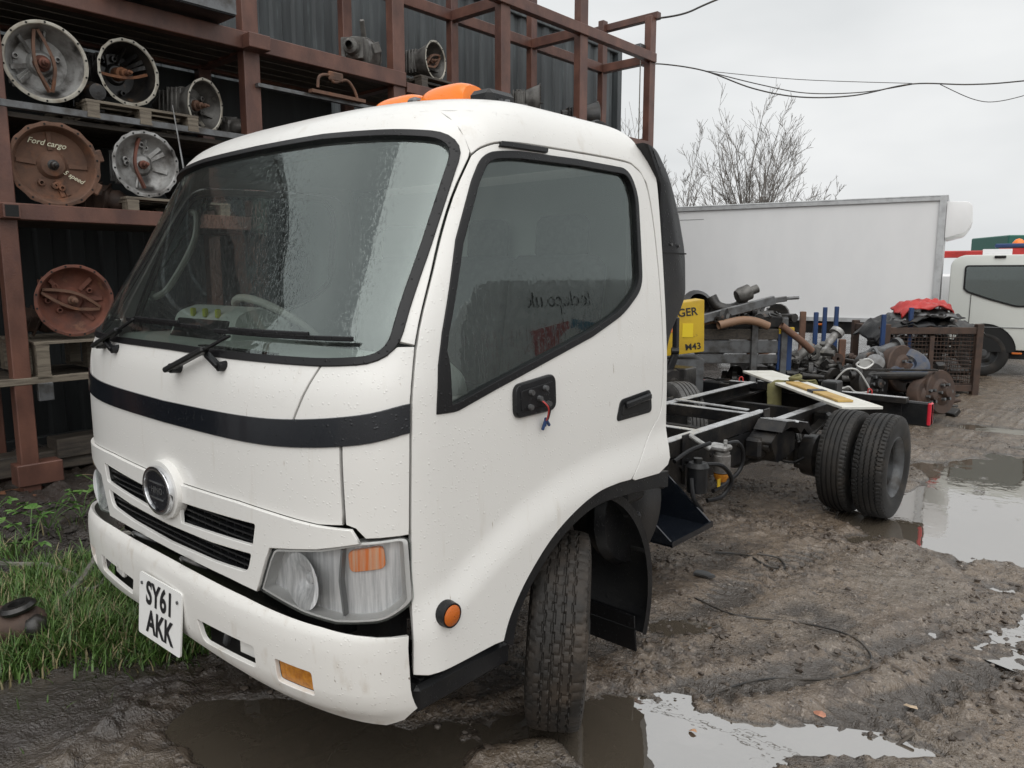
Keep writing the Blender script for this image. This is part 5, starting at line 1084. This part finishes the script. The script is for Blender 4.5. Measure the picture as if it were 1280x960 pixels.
# yellow generator cover
yb=thing('yellow_cabinet','yellow metal cabinet with black lettering behind the truck cab','cabinet',(-.98,5.42,0),(0,0,R_(38)))
MB().prism(rnd([(-.40,.86),(.14,.93),(.125,1.42),(-.40,1.34)],.015),-.02,.38,'xz').build('cover','yellow',yb,40,.006); MB().box((-.1,.2,.45),(.5,.36,.8)).build('base','steel',yb,0)
text('lettering','AEGER',.105,'ink',yb,(-.085,-.024,1.290),(R_(90),R_(-7),0),.002,.95,1); text('lettering','M43',.085,'ink',yb,(.035,-.024,.975),(R_(90),R_(-7),0),.0015); MB().box((-.02,-.023,1.13),(.10,.004,.13)).build('sticker',mat('bright_yellow_sticker',(.75,.55,.02),.4),yb,0); MB().box((-.16,-.023,1.16),(.06,.004,.10)).build('sticker',mat('orange_sticker',(.7,.18,.05),.4),yb,0)
mo=thing('winch_motor','black motor with an upright lever arm beside the yellow cabinet','motor',(-.86,4.86,0))
b=MB().lathe([(-.10,.001),(-.10,.10),(-.07,.115),(.07,.115),(.10,.10),(.10,.04),(.13,.03),(.13,.001)],(0,0,.72),(.8,-.6,0),24); b.box((.06,.08,.70),(.22,.20,.28),None,.01); b.build('motor_housing','oily',mo)
MB().box((.02,.08,.28),(.20,.20,.56),None,.01).build('pedestal','steel',mo,0)
ar=MB().bar((.055,.0,.94),(.055,-.01,1.28),.045,.05,.006); ar.bar((.055,.0,.96),(.0,-.07,.74),.06,.06,.01); ar.cyl((.035,-.04,.99),(.085,.0,.99),.03,seg=10); ar.build('lever_arm','plastic',mo)
sp=link('spare_tyre',TY['rib'].copy(),None); sp.data.materials.clear(); sp.data.materials.append(mat('grey_wet_tyre',(.09,.088,.085),.55,col2=(.05,.048,.045),scale=9,bump=.3)); sp.location=(-.62,4.62,.40); sp.rotation_euler=(R_(20),0,R_(55)); tag(sp,'loose grey worn tyre lying between the cab and the far frame rail','tyre')
# steel flatbed crate with pipes
fb=thing('steel_skip','grey flat steel body with slatted sides loaded with pipes','skip',(-1.72,7.35,0),(0,0,R_(40)))
for (z,h,m) in ((1.12,.12,'chassis'),(.98,.12,'wood_dark'),(.84,.14,'steel'),(.70,.10,'steel')): MB().box((.0,-.5+.004*h,z),(1.45,.05,h),None,.006).build('side_board',m,fb,0)
MB().box((0,.2,1.06),(1.4,1.4,.05)).build('deck','chassis',fb,0)
for x in (-.6,.35,.68): MB().box((x,-.535,.62),(.07,.05,1.1),None,.005).build('stake','steel',fb,0)
MB().box((.70,-.5,.78),(.16,.06,.42),None,.006).build('blue_panel','blue',fb,0); MB().box((.71,-.5,1.0),(.17,.058,.12)).build('yellow_patch','yellow',fb,0)
for x in (-.5,.5): MB().box((x,.2,.3),(.12,1.2,.6)).build('leg','chassis',fb,0)
gb=MB().bar((-1.56,6.62,1.14),(-.92,7.22,1.37),.07,.10,.008); gb.bar((-.93,7.21,1.365),(-.82,7.31,1.385),.05,.06,.008); gb.cyl((-.84,7.29,1.385),(-.72,7.40,1.395),.018,seg=8); gb.bar((-1.0,7.14,1.31),(-1.02,7.12,1.24),.03,.03); tag(gb.build('steel_beam','steel'),'long grey steel beam sticking up out of the scrap towards the right','beam')
def pipe(pts,r,m,name,label,cat='pipe',hollow=True):
    P=catmull(pts,8); b=MB().sweep(P,r,14,not hollow)
    if hollow: b.sweep(P,r*.86,14,False)
    return tag(b.build(name,m),label,cat)
pipe([(-1.30,6.66,1.10),(-1.22,6.78,1.13),(-1.14,6.94,1.15),(-1.04,7.06,1.13),(-.95,7.16,1.08)],.046,'wellow','bent_pipe','tan plastic pipe with an open end lying on the skip')
pipe([(-1.52,6.72,1.13),(-1.42,6.82,1.15),(-1.34,6.95,1.12)],.045,'wellow','short_pipe','short tan pipe stub between the grey beam and the skip')
pipe([(-.84,7.25,1.09),(-.68,7.42,.92),(-.60,7.55,.80)],.038,'rustcast','brown_pipe','brown pipe sloping down from the skip into the scrap heap')
pipe([(-1.56,6.98,1.40),(-1.50,7.0,1.30),(-1.40,7.06,1.26),(-1.30,7.16,1.30),(-1.27,7.20,1.42)],.062,'oily','elbow_pipe','dark curved elbow pipe on top of the skip load')
b=MB().lathe([(-.12,.14),(.0,.19),(.05,.19),(.10,.12)],(0,0,0),(.6,-.5,.4),22); dr=b.build('round_cover','oily'); dr.location=(-1.74,6.98,1.28); tag(dr,'dark round cover leaning on the skip next to the yellow cabinet','cover')
b=MB().lathe([(0,.001),(0,.07),(.05,.09),(.16,.09),(.18,.05),(.26,.05),(.27,.001)],(0,0,0),(.5,.6,.3),16); b.box((.05,.08,.02),(.12,.1,.12),None,.02); k=b.build('cylinder_part','alu_dark'); k.location=(-1.30,7.08,1.40); tag(k,'knobbly metal cylinder part at the top of the skip load','machine part')
# stakes of the stillages
for (x,y,z0,z1,m,lab) in ((-1.20,9.30,0,1.15,'blue','blue stake left of the pair of blue stakes'),(-1.42,10.26,0,1.18,'blue','left one of two blue stakes standing close together'),(-1.29,10.36,0,1.19,'blue','right one of two blue stakes standing close together'),(-.46,9.69,0,1.13,'blue','blue stake standing alone beside the mesh cage'),(-.31,10.4,.4,1.20,'blue','short blue stake top just behind the left corner of the mesh cage'),
    (-1.64,10.0,0,1.12,'rustcast','brown rusty stake left of the blue stakes'),(-.706,8.88,0,.84,'rustcast','short brown rusty post rising from the scrap heap'),(-1.50,7.95,0,1.02,'rustcast','wide brown post beside the blue panel of the skip'),(-1.9,9.5,0,1.28,'oily','thin dark stake behind the right end of the skip')):
    w_=.056 if m!='rustcast' else .08
    tag(MB().box((0,0,(z0+z1)/2),(w_,w_,z1-z0),R_(30),.006).build('stake',m,None,0),lab,'stake','stakes around the scrap').location=(x,y,0)
# heap core
def heap(n,m,label,x0,x1,y0,dy,zmax,seed,name='scrap_heap'):
    r_=random.Random(seed); hb=MB()
    for k in range(n):
        t=r_.random(); x=x0+(x1-x0)*t+r_.gauss(0,.20); y=y0+dy*t+r_.gauss(0,.28); zc=max(.04,r_.uniform(0,zmax)*(1-.40*abs(t-.4))*max(.3,1-abs(r_.gauss(0,.3)))); s=r_.uniform(.035,.13); M=Matrix.Rotation(r_.uniform(0,3),3,'Z')@Matrix.Rotation(r_.uniform(-1,1),3,'X'); q=r_.random()
        d=M@Vector((1,0,0)); c=Vector((x,y,zc))
        if q<.34: hb.box(c,(s*r_.uniform(.6,2),s,s*r_.uniform(.3,1)),M,.010)
        elif q<.66: rr=r_.uniform(.012,.05); hb.cyl(c-d*s,c+d*s*r_.uniform(.6,2.2),rr,rr*r_.uniform(.6,1.1),9)
        elif q<.82: hb.lathe([(-.03,.3*s),(-.03,s),(.02,s*1.02),(.03,s*.6),(.06,s*.5),(.06,.1*s)],c,d,14)
        else: e=M@Vector((0,1,0)); hb.sweep(catmull([c-d*s,c+e*s*.8,c+d*s*1.4,c+d*s*2+e*s],4),r_.uniform(.008,.02),6)
    return tag(hb.build(name,m,None,40),label,'scrap',kind='stuff')
heap(420,'oily','tangled heap of small oily scrap metal behind the chassis',-1.40,.05,8.25,1.1,.74,41)
heap(150,'alu_dark','greyish castings mixed through the scrap heap',-1.35,.0,8.2,1.1,.80,42)
heap(110,'rustdark','brown rusty pieces mixed through the scrap heap',-1.6,.2,8.4,1.2,.70,43)
heap(150,'oily','dark scrap lying low in front of the mesh cage',-.40,.12,8.55,.35,.45,44)
heap(160,'oily','dark scrap between the skip and the far frame rail',-1.5,-.75,7.4,.7,.62,46)
heap(120,'oily','dark loose parts piled on the skip deck',-2.15,-1.15,6.95,.75,.12,45).location.z=1.12
def engine(loc,s,rot,label,m,k=0):
    o=thing('engine_part',label,'engine part',loc,rot,'engine parts on the scrap heap'); b=MB().box((0,0,.16*s),(.5*s,.30*s,.32*s),None,.03)
    for i in range(4): b.cyl((-.18*s+.12*s*i,0,.32*s),(-.18*s+.12*s*i,0,.40*s),.045*s,seg=12)
    b.build('block',m,o,40); MB().box((0,0,.02*s),(.42*s,.22*s,.10*s),None,.03).build('sump','oily',o,40)
    q=MB().lathe([(0,.05*s),(.0,.13*s),(.05*s,.13*s),(.06*s,.07*s),(.12*s,.06*s)],(.25*s,0,.16*s),(1,0,0),18); q.build('pulley','steel',o)
    MB().sweep(catmull([(-.2*s,.16*s,.30*s),(-.1*s,.24*s,.34*s),(.1*s,.24*s,.34*s),(.2*s,.16*s,.28*s)],5),.035*s,10).build('manifold','rustcast' if k%2 else 'alu',o); return o
for i,(x,y,z,s,r,m,lab) in enumerate(((-1.25,8.15,.28,.9,(.3,.2,.5),'oily','black engine block at the left foot of the scrap heap'),(-.95,8.75,.45,.8,(.2,-.5,1.4),'alu_dark','grey tilted engine casting high on the scrap heap'),(-.55,8.55,.25,.75,(-.3,.3,2.2),'oily','oily engine casting in the middle of the scrap heap'),(-.2,9.1,.22,.8,(.5,.1,.2),'alu_dark','grey engine casting at the right foot of the scrap heap'),(-1.45,8.7,.35,.9,(-.2,.5,2.8),'rustcast','rust brown engine block behind the left side of the scrap heap'))): engine((x,y,z),s,r,lab,m,i)
for i,(p0,p1,r,m,lab) in enumerate((((-.98,8.55,.50),(-.80,8.95,.92),.055,'alu','grey steering column tube standing upright in the heap'),((-1.12,8.20,.55),(-.96,8.45,.74),.06,'alu_dark','short grey cylinder leaning in the heap'),((-.55,9.2,.60),(-.28,9.7,.74),.06,'steel','grey shaft lying across the top right of the heap'),((-1.55,8.35,.66),(-1.05,8.75,.46),.045,'rustcast','brown axle tube lying across the left of the heap'),((-.75,8.2,.36),(-.35,8.7,.42),.04,'oily','black shaft lying low across the heap'))):
    a,b_=Vector(p0),Vector(p1); q=MB().cyl(a,b_,r,r*.9,14); q.lathe([(-.03,r),(-.03,r*1.6),(.03,r*1.6),(.03,r)],b_,b_-a,16); q.lathe([(-.02,r),(-.02,r*1.3),(.05,r*1.3),(.05,r)],a.lerp(b_,.35),b_-a,16); tag(q.build('shaft',m),lab,'shaft','shafts in the scrap heap')
# pale gasket frame
gk=MB()
for lp in ([(-.30,7.42,.46),(-.20,7.46,.62),(-.10,7.52,.63),(-.02,7.56,.52),(.02,7.60,.40),(-.10,7.55,.38),(-.16,7.50,.44),(-.22,7.48,.42)],): gk.sweep(catmull(lp,5,True),.010,6,True,True)
gk.sweep(catmull([(-.12,7.58,.68),(-.04,7.64,.74),(.02,7.68,.70),(-.04,7.62,.64)],6,True),.012,6,True,True); gk.box((-.05,7.63,.69),(.12,.01,.10),R_(40)); tag(gk.build('gasket_frame',mat('pale_alloy',(.55,.55,.53),.35,metal=.4)),'pale alloy gasket frame with holes lying on top of the scrap','gasket')
# axle with brake drums
ax=thing('scrap_axle','old axle with rusty brake drums lying behind the tail lamp','axle',(.25,8.25,0),(0,0,R_(38)))
MB().cyl((-.65,0,.52),(.30,0,.52),.045,seg=14).build('axle_tube','oily',ax); MB().bar((-.55,-.1,.60),(.25,-.1,.60),.05,.02).build('leaf','oily',ax,0)
for (x,z,y,r) in ((.30,.34,0,.25),(.13,.30,-.06,.20),(-.42,.42,.05,.24),(-.30,.52,.35,.24),(.05,.55,.40,.28)):
    d=MB().lathe([(-.10,.001),(-.10,r*.55),(-.07,r*.62),(-.06,r*.95),(.06,r),(.075,r*.96),(.07,r*.6),(.10,r*.45),(.10,r*.25),(.16,r*.22),(.165,.001)],(x,y,z),(.5,-.85,.15),28); dd=d.build('brake_drum','oily' if x<.04 else 'rustdark',ax)
    for k in range(6):
        a=k*math.pi/3; u,v,dv=frame((.5,-.85,.15)); p=Vector((x,y,z))+dv*.10+(u*math.cos(a)+v*math.sin(a))*r*.36; MB().cyl(p,p+dv*.04,.018,seg=6).build('stud','steel',dd)
rm=MB().lathe([(-.05,.24),(-.02,.26),(.02,.26),(.05,.22),(.03,.12),(.0,.10),(0,.001)],(0,0,0),(.3,-.55,.78),30); o=rm.build('round_cover',mat('blue_black_rim',(.03,.045,.08),.35,metal=.3,col2=(.09,.08,.07),scale=8)); o.location=(.12,8.55,.62); tag(o,'dark blue round metal cover lying on the brake drums','cover')
b=MB().lathe([(0,.001),(0,.20),(.03,.20),(.10,.12),(.16,.10),(.17,.001)],(0,0,0),(.4,-.7,.4),22); b.sweep(catmull([(-.08,0,.12),(0,.02,.22),(.08,0,.10)],6),.02,8); o=b.build('hub_casting','steel'); o.location=(-.18,8.35,.58); tag(o,'grey hub casting with ribs beside the gasket frame','hub')
# mesh cage with body panels
cg=thing('mesh_cage','rusty stillage with mesh sides filled with dark scrap','cage',(-.37,10.88,0),(0,0,R_(41)))
W_,D_,H_=1.26,.95,.92
for sx in (-1,1):
    for sy in (-1,1): MB().box((sx*W_/2,sy*D_/2,H_/2+.03),(.09,.09,H_+.06),None,.006).build('corner_post','rustdark',cg,0)
for sy in (-1,1):
    for z in (.10,H_-.03): MB().box((0,sy*D_/2,z),(W_-.09,.06,.09),None,.005).build('rail','rustdark',cg,0)
    MB().box((0,sy*D_/2,H_/2),(.06,.04,H_-.2)).build('stanchion','rustdark',cg,0)
for sx in (-1,1):
    for z in (.10,H_-.03): MB().box((sx*W_/2,0,z),(.06,D_-.09,.09),None,.005).build('rail','rustdark',cg,0)
wm=MB()
for k in range(24): wm.cyl((-W_/2+.05+k*(W_-.1)/23,-D_/2,.14),(-W_/2+.05+k*(W_-.1)/23,-D_/2,H_-.07),.005,seg=4,cap=False)
for k in range(14): wm.cyl((-W_/2+.04,-D_/2,.16+k*.053),(W_/2-.04,-D_/2,.16+k*.053),.005,seg=4,cap=False)
for k in range(17): wm.cyl((W_/2,-D_/2+.05+k*.053,.14),(W_/2,-D_/2+.05+k*.053,H_-.07),.005,seg=4,cap=False)
for k in range(14): wm.cyl((W_/2,-D_/2+.04,.16+k*.053),(W_/2,D_/2-.04,.16+k*.053),.005,seg=4,cap=False)
w2=wm.build('wire_mesh','rustdark',cg,0); w2['kind']='stuff'
MB().box((0,0,.07),(W_-.1,D_-.1,.03)).build('floor','rustdark',cg,0)
fi=MB()
for k in range(130): 
    s=rs.uniform(.05,.16); fi.box((rs.uniform(-.52,.52),rs.uniform(-.36,.36),rs.uniform(.12,.80)),(s*2,s,s*.5),Matrix.Rotation(rs.uniform(0,3),3,'Z')@Matrix.Rotation(rs.uniform(-1,1),3,'X'),.01)
tag(fi.build('cage_scrap','oily',None,40),'jumble of dark scrap parts inside the mesh cage','scrap',kind='stuff').location=(-.37,10.88,0); bpy.data.objects['cage_scrap'].rotation_euler=(0,0,R_(41))
def sheet(prof,width,loc,rot,m,name,label,cat,th=.02):
    # a bent body panel: profile in its own x-z plane pushed along y with a crowned edge
    P=catmull([(a,0,c) for a,c in prof],5); n=len(P); V=[]
    ws=np.linspace(-.5,.5,9)
    for p in P:
        for q in ws: V.append((p.x,q*width*(1-.10*abs(p.x)),p.z-.10*width*(2*q)**4*.6+.022*math.sin(p.x*17+q*9+width*40)+.015*math.sin(p.x*31-q*23)))
    F=[(i*9+j,(i+1)*9+j,(i+1)*9+j+1,i*9+j+1) for i in range(n-1) for j in range(8)]
    o=MB().add(V,F).build(name,m,None,45); o.modifiers.new('thick','SOLIDIFY').thickness=th; o.location=loc; o.rotation_euler=rot; return tag(o,label,cat,'body panels piled on the mesh cage')
sheet([(-.38,-.10),(-.25,.03),(0,.07),(.20,.09),(.30,.05),(.32,-.03)],.42,(-0.24,10.79,1.2),(R_(12),R_(4),R_(40)),'red','red_bumper','red plastic bumper on top of the panels piled on the cage','bumper')
sheet([(-.52,-.16),(-.30,-.02),(0,.03),(.28,.03),(.46,-.04)],.60,(-0.32,10.77,1.12),(R_(8),R_(-3),R_(38)),'steel','grey_wing','grey crumpled wing panel directly under the red bumper','panel')
sheet([(-.60,-.26),(-.46,-.08),(-.2,.0),(.2,.0),(.5,-.05)],.7,(-0.40,10.64,1.03),(R_(6),R_(2),R_(44)),'plastic','black_bumper','black bumper drooping over the left edge of the mesh cage','bumper')
sheet([(-.35,.0),(0,.03),(.40,.01),(.58,-.06)],.55,(-0.12,10.91,0.99),(R_(10),R_(3),R_(36)),'oily','dark_panel','dark flat panel sticking out over the right end of the cage','panel',.015)
sheet([(-.45,-.05),(-.1,.02),(.30,.0),(.50,-.03)],.5,(-0.26,10.71,1.06),(R_(-8),R_(-4),R_(52)),'chassis','bent_wing','bent black panel wedged between the bumpers on the cage','panel',.015)
# ---------------------------------------------------------------- small things on the ground
def onground(pts,dz=.01,n=8): return catmull([(x,y,gh(x,y)+dz) for x,y in pts],n)
tag(MB().sweep(onground([(.75,2.376),(1.01,2.294),(1.26,2.457),(1.489,2.44),(1.60,2.36),(1.645,2.25),(1.651,2.138),(1.55,2.02),(1.445,1.974),(1.36,1.90),(1.292,1.77),(1.22,1.60),(1.166,1.466)],.001,9),.0046,8).build('ground_cable','cable'),'thin black cable looping over the mud right of the front wheel','cable')
tag(MB().sweep(onground([(.52,3.05),(.70,3.10),(.85,3.0),(.93,3.08),(.86,3.18),(.75,3.12)],.010),.006,6).build('wire_loop','cable'),'small curl of wire on the mud beside the chassis','wire')
tag(MB().sweep(onground([(1.74,1.58),(1.80,1.66),(1.86,1.715),(1.925,1.80)],.012),.006,6).build('twig','wood_dark'),'dark twig lying in the shallow puddle at the lower right','twig')
o=MB().prism([(-.05,-.03),(.04,-.035),(.06,.01),(.0,.035),(-.055,.02)],0,.012,'xy').build('flat_stone','steel',None,0); o.location=(.66,2.64,gh(.66,2.64)+.004); tag(o,'flat grey scrap of slate on the mud behind the mudflap','slate')
for (x,y,c,lab,s) in ((1.62,1.715,(.36,.16,.10),'crumpled orange and white paper scrap on the mud near the puddle',.024),(1.86,2.02,(.42,.32,.22),'pale tan leaf on the mud above the shallow puddle',.028),(1.30,1.32,(.40,.22,.12),'small brown leaf floating in the bright puddle',.016)):
    b=MB(); V=[(s*math.cos(a)*rs.uniform(.7,1.1),s*.7*math.sin(a)*rs.uniform(.7,1.1),rs.uniform(0,.012)) for a in np.linspace(0,6.283,9)[:-1]]; b.add(V+[(0,0,.012)],[(i,(i+1)%8,8) for i in range(8)]); o=b.build('litter',mat('litter_'+str(s),c,.6,col2=tuple(min(1,k*1.5) for k in c),scale=40),None,0); o.location=(x,y,max(gh(x,y),WATER)+.004); tag(o,lab,'litter')
# wire ropes in the grass, rusty casting at the left edge
tag(MB().sweep(onground([(-2.6,-.2),(-2.149,.042),(-1.955,.213),(-1.72,.27),(-1.60,.22),(-1.52,.30),(-1.64,.40)],.06),.016,8).build('wire_rope','rope'),'grey wire rope lying on the verge, the one nearer the rack','rope')
tag(MB().sweep(onground([(-2.2,-.35),(-1.734,-.068),(-1.536,.083),(-1.42,.10)],.055),.016,8).build('wire_rope','rope'),'grey wire rope end in the grass beside the rusty casting','rope')
tag(MB().sweep(onground([(-1.30,-.06),(-1.45,.10),(-1.59,.235),(-1.75,.36),(-1.93,.468),(-2.05,.60),(-2.0,.80)],.075),.018,8).build('wire_rope','rope'),'thick grey rope running from the grass to under the bumper','rope')
ca=thing('rusty_casting','dark rusty metal casting lying in the grass at the left edge','casting',(-1.25,-.085,gh(-1.25,-.085)+.01),(R_(6),R_(-8),R_(35)))
MB().box((-.08,0,.10),(.34,.17,.16),Matrix.Rotation(.1,3,'Y'),.045).build('body','rustdark',ca,50); MB().lathe([(0,.07),(.015,.075),(.03,.06),(.03,.035),(.0,.03)],(.0,.0,.175),(0,0,1),18).build('boss','oily',ca); MB().box((.07,-.02,.09),(.10,.10,.11),Matrix.Rotation(.5,3,'Z'),.03).build('lug','oily',ca,50)
# weeds
def weed(x,y,s,n,label,seed):
    r=random.Random(seed); s*=1.35; o=thing('weed',label,'plant',(x,y,gh(x,y)),(0,0,0),'weeds below the rack')
    for k in range(n):
        a=r.uniform(0,6.283); L_=s*r.uniform(.5,1.1); h=s*r.uniform(.4,1.0); tip=Vector((L_*math.cos(a)*.7,L_*math.sin(a)*.7,h)); st=link('stem',MB().sweep(catmull([(0,0,0),tip*.5+Vector((0,0,h*.2)),tip],4),.0022,5).mesh('stem'),'leaf',o)
        b=MB(); ls=s*r.uniform(.22,.36); d=Vector((math.cos(a),math.sin(a),r.uniform(-.3,.3))).normalized(); u=Vector((-math.sin(a),math.cos(a),r.uniform(-.3,.3)))
        for (ang,sc) in ((0,1),(.9,.75),(-.9,.75)):
            dd=(d*math.cos(ang)+u*math.sin(ang)); uu=(u*math.cos(ang)-d*math.sin(ang)); nn=Vector((0,0,1)); P=[tip,tip+dd*ls*.35*sc+uu*ls*.30*sc+nn*.006,tip+dd*ls*.75*sc+uu*ls*.22*sc,tip+dd*ls*sc-nn*.01,tip+dd*ls*.75*sc-uu*ls*.22*sc,tip+dd*ls*.35*sc-uu*ls*.30*sc+nn*.006]; b.add(P,[(0,1,2,3),(0,3,4,5)])
        link('leaf',b.mesh('leaf',0,0,False),'leaf',st)
weed(-2.70,.45,.20,9,'leafy green weed on the dark soil, the one nearest the middle',1); weed(-2.38,.26,.18,7,'leafy green weed at the near edge of the dark soil',2); weed(-2.80,.68,.15,6,'leafy green weed close to the bumper corner below the rack',3); weed(-3.25,.30,.15,6,'small green weed beside the rack foot plate',4); weed(-3.1,.95,.16,5,'small weed among dry stems behind the bumper',5); weed(-2.1,.12,.16,6,'green weed beside the wire rope in the verge',6)
for k,(x,y) in enumerate(((-3.3,.95),(-3.15,1.05),(-3.0,.9))):
    o=thing('dry_plant',['tallest','middle','shortest'][k]+' of three dry brown stems standing beside the rack foot','plant',(x,y,gh(x,y)),(0,0,k*1.3),'dry stems by the rack'); L_=.55-.12*k
    MB().sweep(catmull([(0,0,0),(.03,.02,L_*.5),(-.02,.05,L_)],5),.004,5).build('stem','twig',o); MB().sweep(catmull([(.03,.02,L_*.5),(.10,.0,L_*.7),(.14,-.02,L_*.9)],5),.003,5).build('branch','twig',o); MB().sweep(catmull([(.0,.03,L_*.6),(-.08,.06,L_*.75),(-.12,.10,L_*.8)],5),.003,5).build('branch','twig',o)

# white panel van standing to the right of the photographer: seen mirrored in the door glass
van=thing('panel_van','white panel van standing outside the right of the picture, mirrored in the door window','van',(4.25,6.2,0))
MB().prism(rnd([(-2.6,.35),(-2.6,2.25,.15),(1.2,2.25,.25),(1.9,1.45,.2),(2.6,1.15,.2),(2.7,.4,.1)],0),0.0,1.9,'yz').build('body','boxwhite',van,40,.03)
for y in (-1.7,1.75):
    t=link('wheel',TY['rib'],None,van); t.location=(.06,y,.355); t.rotation_euler=(0,0,math.pi); link('rim',RF,None,t)
MB().prism(rnd([(.35,1.40),(.35,2.02,.05),(1.12,2.02,.12),(1.65,1.42,.05)],0),-.006,.0,'yz').build('window','gloss',van,0)
for y in (.22,-1.0): MB().box((-.003,y,1.2),(.006,.012,1.6)).build('door_gap','dark',van,0)
MB().prism([(-.05,1.55),(-.85,1.75),(-1.0,1.05),(-.15,.85)],-.006,-.001,'yz').build('logo_panel',mat('logo_blue',(.02,.22,.36),.4),van,0); MB().prism([(-.9,1.72),(-1.55,1.60),(-1.45,.95),(-1.02,1.05)],-.008,-.001,'yz').build('logo_panel',mat('logo_red',(.55,.04,.04),.4),van,0)
MB().lathe([(0,.27),(.002,.26),(.003,.001)],(-.008,-.85,1.33),(-1,0,0),30).build('logo_disc','plate',van,0)
text('lettering','lock.co.uk',.26,'ink',van,(-.007,-1.0,2.0),(R_(90),0,R_(-90)),.002)
